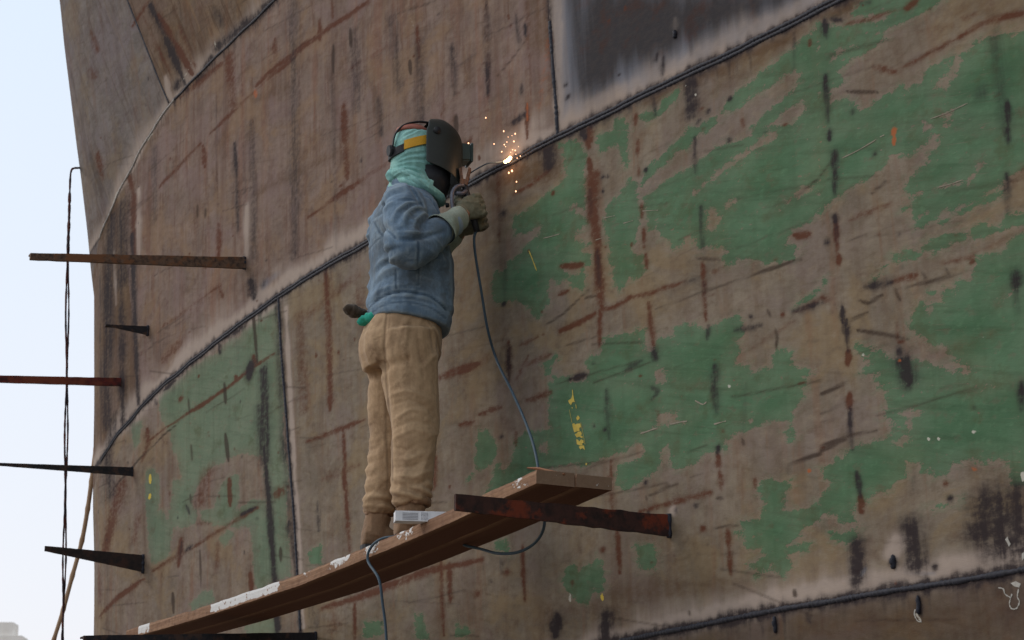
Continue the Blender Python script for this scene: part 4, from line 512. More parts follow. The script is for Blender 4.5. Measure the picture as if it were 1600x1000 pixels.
# ------------------------------------------------------------------ steel brackets welded to the hull
M_IRON = rusty("rusty_iron", (.050, .026, .020), (.15, .030, .014), (.020, .014, .014), .5, 9)
M_IRON2 = rusty("rusty_iron_bar", (.048, .020, .015), (.140, .028, .012), (.018, .011, .010), .22, 9)
M_DARK = rusty("blackened_iron", (.022, .020, .022), (.055, .032, .024), (.012, .012, .014), .3, 20)
M_BROWN = rusty("brown_weathered_bar", (.14, .085, .055), (.17, .075, .035), (.05, .032, .025), .4, 16)
M_RED = rusty("red_lead_bar", (.13, .022, .016), (.16, .04, .02), (.04, .016, .015), .5, 12)
def bracket(base, tip, hb, ht, mat, label, thick=.012, flange=0.0, jag=0, name="steel_bracket", dens=24, weld=True, flat=0.0):
    s, z = hull_at(*base); b0 = H(s, z); hh = float(np.interp(s, _s, _h)); n = A3([-math.sin(hh), -math.cos(hh), 0.0]); tn = A3([-math.cos(hh), math.sin(hh), 0.0])
    L, dz = .8, 0.0
    for _ in range(30):
        f = lambda L, dz: proj(b0 + n*L + A3([0, 0, dz]))
        p = f(L, dz); e = 1e-4; J = np.stack([(f(L+e, dz)-p)/e, (f(L, dz+e)-p)/e], -1); q = np.linalg.solve(J, A3(tip)-p); L += q[0]; dz += q[1]
    t0 = b0 + n*L + A3([0, 0, dz]); kb = FPX/b0[1]*1.0; kt = FPX/t0[1]
    root = empty(name, tuple(b0), label, "bracket", "steel brackets sticking out from the hull")
    rr = random.Random(int(base[0])); R = []; R2 = []
    for i in range(dens+1):
        t = i/dens; c = b0*(1-t) + t0*t - n*.006*(1-t); h = (hb/kb)*(1-t) + (ht/kt)*t; j1, j2 = rr.uniform(-1, 1)*jag, rr.uniform(-1, 1)*jag
        up = A3([0, 0, 1.0]); a = c + up*(h/2+j1) ; d = c - up*(h/2+j2)
        R.append([a - tn*thick/2, a + tn*thick/2, d + tn*thick/2, d - tn*thick/2])
        if flange: R2.append([a + tn*thick/2 - up*.001, a + tn*flange - up*.001, a + tn*flange - up*.010, a + tn*thick/2 - up*.010])
    MB().rings(R).build("web", mat, root, smooth=False)
    if flange: MB().rings(R2).build("flange", mat, root, smooth=False)
    if weld:
        nn = HN(s, z); P = []; Q = []; hbm = hb/kb
        for i in range(12):
            u = i/11*2-1; P.append(b0 + nn*.006 + A3([0, 0, -u*hbm*.56]) + tn*rr.uniform(-.002, .002)); Q.append((.011 if hb > 15 else .008)*rr.uniform(.8, 1.25))
        MB().tube(P, Q, 8).build("weld_bead", BEAD, root)
    return root, b0, t0, n, tn
bracket((1048, 822), (711, 785), 34, 26, M_IRON2, "thick rusty red brown bracket under the right end of the plank", .014, 0, .0022)
bracket((384, 411), (47, 401), 19, 11, M_BROWN, "long pale brown bar, topmost of the bars at the left", .02, .03, .0012)
bracket((190, 597), (-60, 591), 13, 11, M_RED, "dull red bar cut off by the left edge of the photo", .02, 0, .001)
bracket((208, 737), (-30, 724), 14, 3, M_DARK, "thin black bar tapering off to the left edge", .015, .02, .0005)
M_BRN = rusty("dark_brown_iron", (.034, .022, .019), (.050, .024, .018), (.018, .014, .014), .3, 12)
bracket((225, 881), (70, 857), 27, 8, M_BRN, "wide dark brown tapered bracket, lowest at the far left", .012, .0, .0008)
bracket((232, 517), (165, 508), 15, 2, M_DARK, "short black spike bracket on the upper left plate", .012, .03, .0005)
bracket((495, 997), (130, 1000), 18, 14, M_DARK, "black bar along the bottom edge under the low end of the plank", .014, .05, .001)

# ------------------------------------------------------------------ plank: two boards
E1 = at(838, 755, 8.0); FH = -NH
def sag(L): return float(np.interp(L, [-.1, 0, .7, 1.3, 2.15, 3.25, 4.1, 4.9], [.004, 0, -.037, -.060, -.084, -.081, -.068, -.056]))
WOOD, wt, wb = nmat("weathered_plank"); N = NT(wt)
wco = N.attr("bco").outputs["Vector"]
w1 = N.noise(wco, (3, 90, 90), 5, .6); w2 = N.noise(wco, (25, 40, 40), 5, .65); w3 = N.noise(wco, (2, 6, 6), 4, .6)
wc = N.mix(N.step(w1, .35, .7), (.20, .105, .060), (.31, .18, .105)); wc = N.mix(N.math('MULTIPLY', N.step(w2, .45, .75), .55), wc, (.075, .035, .02))
wc = N.mix(N.math('MULTIPLY', N.step(w3, .45, .7), .45), wc, (.15, .072, .042))
wa = N.attr("bpaint"); wsep = N.new("ShaderNodeSeparateColor"); wt.links.new(wa.outputs["Color"], wsep.inputs[0])
wc = N.mix(N.math('MULTIPLY', wsep.outputs[2], .8), wc, N.mix(w2, (.15, .095, .062), (.25, .17, .115)))      # sawn end grain
wc = N.mix(N.math('MULTIPLY', wsep.outputs[1], 1.0), wc, N.mix(w1, (.085, .034, .020), (.135, .058, .034)))     # darker reddish brown underside
pn = N.math('ADD', wsep.outputs[0], N.math('MULTIPLY', N.math('SUBTRACT', w2, .5), 2.6))
wc = N.mix(N.step(pn, .50, .66), wc, (.62, .60, .58))
wt.links.new(wc, wb.inputs["Base Color"]); wb.inputs["Roughness"].default_value = .8; wb.inputs["Specular IOR Level"].default_value = .2
N.bump(wb, N.math('ADD', w1, N.math('MULTIPLY', w2, .6)), .5, .004)
def board(o1, o2, L0, L1, th, label, zoff=0, paint=False, seed=0):
    rr = random.Random(seed); n = 260; nv = 5; V = []; F = []; att = []; bco = []
    spots = [(.06, .20, .55), (.98, 1.18, .6), (1.30, 1.48, .8), (1.6, 1.82, .85), (1.95, 2.12, .45), (2.35, 3.22, .95), (4.05, 4.26, 1.0)]
    ring = []
    for q in range(nv): ring.append((o1, th*(1-q/(nv-1)), 'f'))          # front face top to bottom
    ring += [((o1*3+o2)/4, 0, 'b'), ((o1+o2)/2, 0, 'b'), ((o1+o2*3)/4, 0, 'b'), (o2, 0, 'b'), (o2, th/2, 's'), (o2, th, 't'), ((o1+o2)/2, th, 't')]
    m = len(ring)
    for i in range(n+1):
        L = L0 + (L1-L0)*i/n; base = E1 + DH*L + A3([0, 0, sag(L)+zoff])
        wv = .0022*(vnoise(A3([[L*9, seed, 0]]))[0]-.5)*2 + .0012*rr.uniform(-1, 1)
        for (o, z, kd) in ring:
            oo = o + (wv if kd == 'f' else 0); zz = z
            if kd == 'f' and z > th*.9: zz = z - .006*max(0, vnoise(A3([[L*16, 4, seed]]))[0]-.35); oo += .003
            V.append(base + FH*oo + A3([0, 0, zz])); bco.append((L, oo, zz))
            pa = 0
            if paint and kd in 'ft' and z > th*.05 and o < o1+.01:
                for a, b, st in spots:
                    edge = min(L-a, b-L)
                    if edge > 0: pa = max(pa, st*min(1, edge/.03)*(.35 + .65*(z/th)**.7 if st < .9 else .8+.2*z/th))
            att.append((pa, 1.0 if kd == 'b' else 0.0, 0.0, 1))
    F += [(i*m+k, (i+1)*m+k, (i+1)*m+(k+1) % m, i*m+(k+1) % m) for i in range(n) for k in range(m)]
    for e in (0, n):
        st = len(V)
        for k in range(m): V.append(V[e*m+k]); bco.append(bco[e*m+k]); att.append((0, 0, 1, 1))
        F.append(tuple(range(st, st+m)))
    me = bpy.data.meshes.new("board"); me.from_pydata([tuple(map(float, v)) for v in V], [], F); me.update()
    a1 = me.attributes.new("bpaint", 'FLOAT_COLOR', 'POINT'); a1.data.foreach_set("color", A3(att, np.float32).ravel())
    a2 = me.attributes.new("bco", 'FLOAT_VECTOR', 'POINT'); a2.data.foreach_set("vector", A3(bco, np.float32).ravel())
    bm = bmesh.new(); bm.from_mesh(me); bmesh.ops.recalc_face_normals(bm, faces=bm.faces); bm.to_mesh(me); bm.free()
    o = mesh_obj("scaffold_plank", me, WOOD, None, False); return tag(o, label, "plank", "planks the welder stands on")
TH_B = .050
board(0, .155, 0, 4.42, TH_B, "long sagging brown plank, camera side of the two, edge daubed with white paint", 0, True, 1)
board(.1565, .305, -.008, 4.2, TH_B-.004, "long brown plank lying nearer the hull beside the paint daubed one", 0, False, 2)
# splinter and wedge lying on the plank end
mb = MB(); p0 = at(824, 731, 8.15); p1 = at(882, 741, 8.05)
mb.tube([p0, p0*.7+p1*.3+A3([0, 0, .004]), p0*.3+p1*.7, p1], [.004, .010, .011, .006], 7, .6)
tag(mb.build("wood_splinter", simple("splinter_wood", (.20, .085, .045), (.30, .14, .07), 40), smooth=False), "small reddish wood splinter lying on the plank end", "splinter")

# ------------------------------------------------------------------ person
O = E1 + DH*1.4 + FH*.125 + A3([0, 0, TH_B + sag(1.4)])
HD = math.radians(18); PF = A3([math.cos(HD), math.sin(HD), 0]); PL = A3([-math.sin(HD), math.cos(HD), 0])
def W(x, y, z): return O + PF*x + PL*y + A3([0, 0, z])
def toloc(P): d = A3(P) - O; return A3([d@PF, d@PL, d[2]])
def remesh(mb, voxel, smooth=4):
    me = bpy.data.meshes.new("tmp"); me.from_pydata(mb.V, [], mb.F); me.update()
    bm = bmesh.new(); bm.from_mesh(me); bmesh.ops.recalc_face_normals(bm, faces=bm.faces); bm.to_mesh(me); bm.free()
    o = bpy.data.objects.new("tmp", me); scene.collection.objects.link(o)
    r = o.modifiers.new("r", 'REMESH'); r.mode = 'VOXEL'; r.voxel_size = voxel
    if smooth: s = o.modifiers.new("s", 'SMOOTH'); s.factor = .5; s.iterations = smooth
    dg = bpy.context.evaluated_depsgraph_get(); out = bpy.data.meshes.new_from_object(o.evaluated_get(dg))
    bpy.data.objects.remove(o); return out
def displace(me, fn):
    n = len(me.vertices); co = np.empty(n*3); me.vertices.foreach_get("co", co); co = co.reshape(-1, 3)
    nr = np.empty(n*3); me.vertices.foreach_get("normal", nr); nr = nr.reshape(-1, 3)
    co = co + nr * fn(co)[:, None]; me.vertices.foreach_set("co", co.ravel()); me.update()
def ridge(p, sharp=2.0): n = fbm(p, 2); return (1 - np.abs(2*n-1)*1.6).clip(0, 1)**sharp
def part(name, me, mat, parent, label=None, smooth=True):
    o = link(bpy.data.objects.new(name, me)); me.materials.clear(); me.materials.append(mat)
    me.polygons.foreach_set("use_smooth", [smooth]*len(me.polygons)); o.parent = parent
    if label: o["label"] = label
    return o
def mbpart(name, mb, mat, parent, label=None, smooth=True, bevel=0):
    me = bpy.data.meshes.new(name); me.from_pydata(mb.V, [], mb.F); me.update()
    bm = bmesh.new(); bm.from_mesh(me); bmesh.ops.recalc_face_normals(bm, faces=bm.faces)
    if bevel: bmesh.ops.bevel(bm, geom=bm.edges[:], offset=bevel, segments=2, affect='EDGES')
    bm.to_mesh(me); bm.free(); return part(name, me, mat, parent, label, smooth)
def ell(c, a, b, n=28, tilt=0.0, p=2.2):   # ring: half-size a along x, b along y; tilt lifts the front
    R = []
    for k in range(n):
        q = 2*math.pi*k/n; cx, sy = math.cos(q), math.sin(q)
        x = a*math.copysign(abs(cx)**(2/p), cx); y = b*math.copysign(abs(sy)**(2/p), sy)
        R.append((c[0]+x, c[1]+y, c[2]+tilt*x))
    return R
M_SKIN = simple("skin", (.30, .15, .09), (.36, .19, .12), 20, .6, .1)
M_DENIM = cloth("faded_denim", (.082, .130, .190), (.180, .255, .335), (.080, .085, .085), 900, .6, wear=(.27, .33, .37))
M_KHAKI = cloth("tan_work_trousers", (.355, .228, .128), (.450, .305, .182), (.170, .100, .055), 900, .5, wear=(.50, .34, .20))
M_HEM = cloth("soiled_hem", (.20, .11, .06), (.27, .16, .09), (.09, .05, .03), 900, .6)
M_TEAL = cloth("pale_teal_tshirt_cloth", (.21, .43, .39), (.31, .56, .51), (.14, .29, .26), 1100, .35)
M_GLOVE = cloth("soiled_leather", (.120, .115, .075), (.175, .165, .110), (.060, .048, .030), 500, .7, .7)
M_CUFF = cloth("pale_suede_cuff", (.25, .30, .24), (.34, .38, .31), (.15, .15, .11), 500, .5, .85)
M_SHELL = simple("black_green_plastic", (.014, .019, .017), (.024, .030, .027), 9, .46, .08, .002, spec=.45)
M_BLACK = simple("black_rubber", (.012, .012, .014), (.022, .022, .025), 30, .6, .2)
M_YEL = simple("yellow_band", (.62, .30, .015), (.70, .37, .03), 30, .6, .1)
M_BOOT = cloth("tan_suede_boot", (.22, .13, .075), (.29, .18, .105), (.10, .06, .035), 400, .6, .9)
M_LENS = simple("dark_lens_housing", (.012, .030, .028), (.02, .042, .038), 20, .3, .05, spec=.6)

# joints (x forward, y to the person's left, z up from the plank)
JR = dict(sh=(-.045, -.175, 1.415), el=(-.055, -.275, 1.175), wr=(.185, -.185, 1.352), hip=(-.005, -.09, .85), kn=(.022, -.115, .49), an=(.015, -.125, .10))
JL = dict(sh=(-.015, .175, 1.415), el=(.07, .24, 1.20), wr=(.235, .045, 1.335), hip=(-.01, .09, .85), kn=(-.012, .12, .48), an=(-.055, .135, .10))
zL = sag(1.4+.16) - sag(1.4)
bm_ = MB()
bm_.rings([ell((0, 0, .80), .10, .15), ell((0, 0, .92), .11, .155), ell((.02, 0, 1.08), .095, .135), ell((.02, 0, 1.25), .105, .155), ell((.01, 0, 1.40), .10, .18), ell((.02, 0, 1.47), .06, .09), ell((.04, 0, 1.55), .052, .055), ell((.05, 0, 1.62), .05, .05)])
bm_.rings([ell((.055, 0, 1.575), .03, .03), ell((.06, 0, 1.60), .075, .058), ell((.055, 0, 1.65), .092, .070), ell((.05, 0, 1.70), .096, .075), ell((.045, 0, 1.76), .085, .068), ell((.04, 0, 1.795), .05, .04)])
bm_.tube([(.14, 0, 1.70), (.165, 0, 1.672), (.150, 0, 1.655)], [.008, .013, .008], 8)
for sgn in (-1, 1): bm_.tube([(.05, sgn*.072, 1.70), (.045, sgn*.084, 1.685), (.05, sgn*.074, 1.66)], [.012, .014, .008], 8)
for J in (JR, JL):
    bm_.tube(catmull([J['sh'], J['el'], J['wr']], 6), np.interp(np.linspace(0, 1, 13), [0, .5, 1], [.052, .042, .029]), 12)
    bm_.tube(catmull([J['hip'], J['kn'], J['an']], 6), np.interp(np.linspace(0, 1, 13), [0, .5, 1], [.082, .058, .042]), 12)
    a = A3(J['wr']); bm_.tube([a, a+A3([.05, .03, .05])], [.028, .022], 10)
    a = A3(J['an']); bm_.tube([a, a+A3([.02, 0, -.05]), a+A3([.11, 0, -.065])], [.04, .036, .026], 10)
bme = remesh(bm_, .011, 3)
person = link(bpy.data.objects.new("person", bme)); bme.materials.append(M_SKIN); bme.polygons.foreach_set("use_smooth", [True]*len(bme.polygons))
person.location = tuple(O); person.rotation_euler = (0, 0, HD)
tag(person, "welder in denim jacket, tan trousers and dark welding helmet standing on the plank", "person")

# jacket
jk = MB()
T_ = [(.925, .030, .168, .195, -.16), (.96, .032, .172, .20, -.14), (1.02, .036, .172, .195, -.08), (1.10, .040, .176, .195, 0), (1.20, .040, .172, .195, 0), (1.30, .026, .160, .20, 0), (1.38, .012, .146, .21, 0), (1.44, .010, .126, .195, 0), (1.485, .018, .104, .145, 0), (1.52, .034, .088, .098, .05), (1.545, .045, .084, .090, .10)]
jk.rings([ell((cx, 0, z), a, b, 36, tl, 2.3) for z, cx, a, b, tl in T_])
def sleeve(J, r, ext=0.0):
    sh, el, wr = A3(J['sh']), A3(J['el']), A3(J['wr']); sx = math.copysign(1, sh[1])
    e = wr - el; e = e/np.linalg.norm(e)
    P = [sh + A3([0, -sx*.05, .012]), sh + A3([0, sx*.012, -.02]), sh*.6+el*.4 + A3([-.004, sx*.01, 0]), el + A3([-.012, sx*.004, .012]), el + e*.05 + A3([0, 0, -.014]), el*.5+wr*.5, wr - e*.055]
    mb_ = catmull(P, 5); return mb_, np.interp(np.linspace(0, 1, len(mb_)), np.linspace(0, 1, len(r)), r)
for J in (JR, JL):
    P, R = sleeve(J, [.085, .092, .088, .078, .076, .070, .056]); jk.tube(P, R, 18)
jme = remesh(jk, .0068, 6)
el = A3(JR['el']); shr = A3(JR['sh']); wrr = A3(JR['wr'])
def fold_lines(x0, y0, k, spec):
    """folds of the near side as polylines in (along, up) metres; the same folds are used on the far side"""
    out = []
    for s_ in spec.split('|'):
        a, b = s_.split(':'); amp, wid = map(float, a.split(',')); P = []
        for q in b.split():
            u, v = map(float, q.split(',')); r = ray(x0+u/k, y0+v/k); t = ((O-CC)@PL)/(r@PL); d = CC + r*t - O; P.append((d@PF, d[2]))
        out.append((amp/1000, wid/1000, P))
    return out
def apply_folds(p, folds):
    u = p[:, 0] - .325*p[:, 1]*np.where(p[:, 1] < 0, 1, -1); z = p[:, 2]; tot = np.zeros(len(p))
    wob = (fbm(p*16, 2)-.5)*.012; wob2 = .6 + .8*fbm(p*np.array([9, 9, 9])+4, 2)
    for amp, wid, P in folds:
        d = np.full(len(p), 9.0); tt = np.zeros(len(p)); n = len(P)-1
        for i in range(n):
            (ax, az), (bx, bz) = P[i], P[i+1]; ex, ez = bx-ax, bz-az; t = np.clip(((u-ax)*ex+(z-az)*ez)/(ex*ex+ez*ez+1e-9), 0, 1)
            dd = np.hypot(u-ax-ex*t, z-az-ez*t); m = dd < d; d = np.where(m, dd, d); tt = np.where(m, (i+t)/n, tt)
        d = np.abs(d + wob*.6); tot += amp*wob2*np.exp(-(d/wid)**1.35)*(.45+.75*np.sin(np.pi*np.clip(tt, .05, .95)))
    return tot*np.clip((np.abs(p[:, 1])-.02)/.09, .12, 1)
JF = fold_lines(530, 260, 3.573, "-16,9:188,300 232,400 290,470 335,532|-14,10:340,548 430,552 520,515 592,484|-12,8:330,112 400,180 455,280 482,345|11,9:318,430 345,375 400,335 462,318|-8,6:345,450 365,395 410,352 470,332|10,8:372,470 392,400 430,362 492,345|-8,6:400,490 415,425 455,375 505,352|10,8:430,495 445,430 480,385 530,362|-7,6:465,495 480,440 515,395 548,375|8,8:350,505 430,515 520,490|7,12:235,270 300,235 360,225|-7,8:225,300 300,262 380,255|8,12:262,340 320,310 400,300|-6,7:200,235 250,190 310,160|9,10:178,590 232,566 300,556|-9,8:182,620 240,596 310,586 360,590|8,9:195,655 270,630 350,625|-6,7:170,690 240,672 330,668|7,12:165,735 250,720 350,722 430,735|-5,4:460,560 462,610 455,655|-4,3.5:325,640 328,700 330,745|-4,3.5:155,440 200,441 238,434|6,12:480,580 540,600 600,590|-6,9:500,640 560,655 620,640|7,12:540,520 580,560 600,620|6,10:400,650 470,690 560,720|-6,8:390,690 470,725 560,760|-9,4:168,792 230,772 300,764 370,766 430,776 520,800 600,858|5,9:165,815 300,790 430,800 520,825 600,885")
def stitch(me, seams, wear_lights=(), dirts=(), rim=True):
    n = len(me.vertices); co = np.empty(n*3); me.vertices.foreach_get("co", co); p = co.reshape(-1, 3)
    u = p[:, 0] - .325*p[:, 1]*np.where(p[:, 1] < 0, 1, -1); z = p[:, 2]; A = np.zeros((n, 4)); A[:, 3] = 1
    def dist(P):
        d = np.full(n, 9.0)
        for (ax, az), (bx, bz) in zip(P[:-1], P[1:]):
            ex, ez = bx-ax, bz-az; t = np.clip(((u-ax)*ex+(z-az)*ez)/(ex*ex+ez*ez+1e-9), 0, 1); d = np.minimum(d, np.hypot(u-ax-ex*t, z-az-ez*t))
        return d
    for amp, wid, P in seams:
        d = dist(P); A[:, 0] = np.maximum(A[:, 0], amp*1000*np.exp(-(d/wid)**2)); A[:, 1] = np.maximum(A[:, 1], .55*np.exp(-((d-2.6*wid)/(1.2*wid))**2))
    for amp, wid, P in wear_lights: A[:, 1] = np.maximum(A[:, 1], amp*1000*np.exp(-(dist(P)/wid)**2))  # pale patches: worn cloth and highlights put into the colour
    for amp, wid, P in dirts: A[:, 2] = np.maximum(A[:, 2], amp*1000*np.exp(-(dist(P)/wid)**2))
    at_ = me.attributes.new("stitch", 'FLOAT_COLOR', 'POINT'); at_.data.foreach_set("color", A.astype(np.float32).ravel())
def jfold(p):
    d = apply_folds(p, JF) + (fbm(p*7, 2)-.5)*.012 + (ridge(p*np.array([12, 12, 12]), 2)-.35)*.004 + (fbm(p*34, 2)-.5)*.0022
    # sleeve seam at the shoulder, yoke seam across the back
    sd_ = np.abs(p[:, 1] + .165 - .12*(1.42-p[:, 2])); d -= .009*np.exp(-(sd_/.009)**2)*(p[:, 2] > 1.26)*(p[:, 1] < 0)
    d -= .006*np.exp(-((p[:, 2]-1.385)/.008)**2)*(p[:, 0] < .02)
    # gentle blousing above the waistband, then the band itself
    u = p[:, 2]-(.990-.14*p[:, 0]); an = np.arctan2(p[:, 1], p[:, 0]-.03); body = (np.abs(p[:, 1]) < .21) & (p[:, 2] < 1.08)
    d += body*np.exp(-((u-.03)/.022)**2)*(.005 + .003*np.sin(an*19 + 9*fbm(p*9, 2)))
    d += body*np.exp(-(u/.006)**2)*-.004
    return d
displace(jme, jfold)
FL_ = lambda s_: fold_lines(530, 260, 3.573, s_)
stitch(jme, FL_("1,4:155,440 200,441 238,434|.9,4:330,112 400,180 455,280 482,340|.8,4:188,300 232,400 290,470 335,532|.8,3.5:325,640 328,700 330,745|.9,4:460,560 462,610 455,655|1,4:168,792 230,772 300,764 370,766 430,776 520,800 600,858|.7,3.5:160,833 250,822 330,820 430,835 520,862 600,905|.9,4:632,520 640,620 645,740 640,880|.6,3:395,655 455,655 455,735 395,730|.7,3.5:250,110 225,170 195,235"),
    FL_(".7,30:240,200 300,170 380,230|.6,22:400,400 470,380 540,390|.5,25:200,330 230,400|.45,30:250,640 400,620"), FL_(".7,26:400,350 440,440 420,490|.6,30:590,500 610,640 600,780|.5,20:280,150 340,130|.6,22:560,380 590,440|.5,35:350,700 520,740"))  # pale patches paint the lit shoulder and forearm into the denim; then dirt
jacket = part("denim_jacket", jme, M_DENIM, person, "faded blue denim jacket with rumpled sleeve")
# stitched seams, cuffs and collar
sm = MB()
def ringtube(mb, J, r, n=20, rad=.006, k=0):
    pass
wdir = (wrr-el)/np.linalg.norm(wrr-el); c0 = wrr - wdir*.062; c1 = wrr - wdir*.022
cf = MB(); cf.tube([c0-wdir*.004, c0, c0*.5+c1*.5, c1, c1+wdir*.003], [.050, .057, .056, .054, .046], 24); mbpart("sleeve_cuff", cf, M_DENIM, jacket)
col = MB(); RI = []
for z, s_, tl in ((1.515, 1.0, .12), (1.545, .97, .22), (1.565, 1.02, .28), (1.560, 1.10, .28), (1.53, 1.16, .2), (1.505, 1.2, .15)):
    RI.append(ell((.036, 0, z-.012), .088*s_, .098*s_, 36, tl-.35, 2.2))
col.rings(RI, False); cme = remesh(MB().rings(RI), .006, 2); displace(cme, lambda p: (ridge(p*14)-.4)*.006); part("collar", cme, M_DENIM, jacket)
bt = MB(); bt.tube([(.168, -.075, 1.452), (.178, -.082, 1.452)], [.011, .009], 12); mbpart("button", bt, M_BLACK, jacket)

# trousers
tr = MB()
tr.rings([ell((-.005, 0, .74), .145, .165, 32), ell((-.004, 0, .80), .165, .188, 32), ell((-.002, 0, .87), .168, .190, 32), ell((.006, 0, .925), .158, .178, 32), ell((.010, 0, .965), .138, .160, 32), ell((.010, 0, 1.00), .12, .14, 32)])
for J, sgn in ((JR, -1), (JL, 1)):
    h_, k_, a_ = A3(J['hip']), A3(J['kn']), A3(J['an'])
    P = catmull([h_+A3([0, 0, .02]), h_*.72+k_*.28+A3([.004, 0, 0]), h_*.3+k_*.7+A3([.004, 0, 0]), k_+A3([.006, 0, 0]), k_*.6+a_*.4+A3([.004, 0, 0]), k_*.25+a_*.75, a_+A3([.008, 0, .058])], 5)
    rr_ = [.125, .122, .107, .098,   .088, .083, .074] if sgn < 0 else [.120, .114, .096, .086, .079, .071, .066]
    tr.tube(P, np.interp(np.linspace(0, 1, len(P)), np.linspace(0, 1, 7), rr_), 22)
tme = remesh(tr, .0068, 6)
TF = fold_lines(540, 480, 2.632, "-9,8:176,60 166,200 172,330 188,480 196,600 200,740|10,14:262,110 252,220 256,320|-7,9:300,140 318,260 335,380|9,9:345,105 378,150 392,210|-10,7:350,130 366,180 372,235|9,10:185,400 260,392 350,425|-9,7:190,440 270,430 335,455 368,500|10,9:205,500 280,470 340,478|-8,7:200,535 290,515 360,530|9,10:200,575 290,548 352,566|-8,7:198,605 262,630 330,590|9,10:205,650 270,668 340,640|-9,7:205,690 280,700 350,665|10,10:215,725 290,742 352,712|-9,7:215,760 300,772 350,745|-12,8:118,238 145,255 170,262|8,16:110,130 120,180 140,225|7,10:330,300 365,250 390,220")
TL = fold_lines(540, 480, 2.632, "9,8:95,560 140,545 190,520|-8,6:95,590 140,575 190,560|9,8:95,615 140,605 190,585|-8,6:95,645 140,632 190,612|9,8:95,680 140,662 190,640|-8,6:95,710 140,690 190,665|9,8:95,740 140,722 190,700|-8,6:98,775 140,752 190,725|10,8:100,800 140,785 190,755|-9,6:105,830 140,815 190,785|9,8:110,850 150,838 190,810")
def tfold(p):
    z = p[:, 2]; low = np.clip((.60-z)/.35, 0, 1); sx = np.sign(p[:, 1])
    wq = fbm(p*np.array([4, 4, 5]), 2)
    d = apply_folds(p, TF)*np.where(p[:, 1] < 0, .66, .3) + np.where(p[:, 1] > 0, .5, 0)*apply_folds(p*np.array([1, -1, 1]), TL) + (fbm(p*6, 2)-.5)*.014 + (fbm(p*34, 2)-.5)*.0025
    long_ = ridge(np.stack([p[:, 0]*10+2*wq, p[:, 1]*9, z*1.6], -1), 2)
    b = ridge(np.stack([p[:, 0]*8+5, p[:, 1]*8, z*15 - p[:, 0]*13 + 4*wq], -1), 2.6); d += (b-.3)*(.002+.003*low) + (long_-.4)*.007
    cu = np.exp(-((z-.19)/.05)**2); d += cu*.005*np.sin(z*140 + p[:, 0]*45 + 14*wq)
    # seat fold under the buttock
    d += -.010*np.exp(-((z-.74-.25*p[:, 0])/.02)**2)*(p[:, 0] < -.02)
    return d
displace(tme, tfold)
TL_ = lambda s_: fold_lines(540, 480, 2.632, s_)
stitch(tme, TL_(".8,4:176,55 166,200 172,330 188,480 196,600 200,740|.8,3.5:345,105 378,150 392,210|.5,3.5:190,60 185,150 110,165"), TL_(".6,25:300,480 320,560 300,680|.5,25:230,250 240,380"), TL_(".8,16:258,120 250,220 262,330|.6,14:300,180 335,320|.7,24:110,190 150,260|.6,25:130,800 200,820 330,790|.4,30:240,600 250,740"))
trousers = part("tan_trousers", tme, M_KHAKI, person, "baggy tan work trousers wrinkled at the ankles")
for J, rr_ in ((JR, .067), (JL, .060)):
    a = A3(J['an']); ck = MB(); Q = []
    for i in range(15): Q.append(a + A3([.010, 0, .100-.052*i/14]))
    ck.tube(Q, [rr_*(1+.08*math.sin(i*2.1)+.03*(i % 2)) for i in range(15)], 20); cme = remesh(ck, .006, 2); displace(cme, lambda p: (ridge(p*22)-.4)*.008); part("bunched_hem", cme, M_HEM, trousers)

# boots
for J in (JR, JL):
    a = A3(J['an']); dz = zL if J is JL else 0.0; toe = .165; b = MB()
    R = []
    for x, hw, top in ((-.085, .020, .070), (-.078, .036, .10), (-.05, .042, .125), (-.01, .042, .125), (.03, .041, .105), (.07, .045, .075), (.11, .046, .062), (.145, .038, .052), (.165, .018, .040)):
        bot = .022; n = 20; ring = []
        for k in range(n):
            q = 2*math.pi*k/n; cz = (top+bot)/2; hz = (top-bot)/2; c_, s_ = math.cos(q), math.sin(q)
            ring.append((a[0]+.02+x, a[1]+hw*math.copysign(abs(c_)**.75, c_), cz+dz+hz*math.copysign(abs(s_)**.7, s_)))
        R.append(ring)
    b.rings(R); b.tube([(a[0]-.015, a[1], .06+dz), (a[0]-.005, a[1], .11+dz), (a[0]+.005, a[1], .155+dz)], [.052, .052, .056], 20)
    me = remesh(b, .005, 4); displace(me, lambda p: (ridge(p*16)-.4)*.004)
    boot = part("boot", me, M_BOOT, person)
    so_ = MB(); top_, bot_ = [], []
    out = [(-.088, .020), (-.08, .038), (-.05, .045), (-.01, .042), (.03, .041), (.07, .047), (.11, .049), (.148, .041), (.172, .018)]
    loop = [(x, w_) for x, w_ in out] + [(x, -w_) for x, w_ in out[::-1]]
    so_.rings([[(a[0]+.02+x, a[1]+w_, dz+.001) for x, w_ in loop], [(a[0]+.02+x, a[1]+w_, dz+.027) for x, w_ in loop]]); mbpart("boot_sole", so_, M_BLACK, boot, smooth=False)

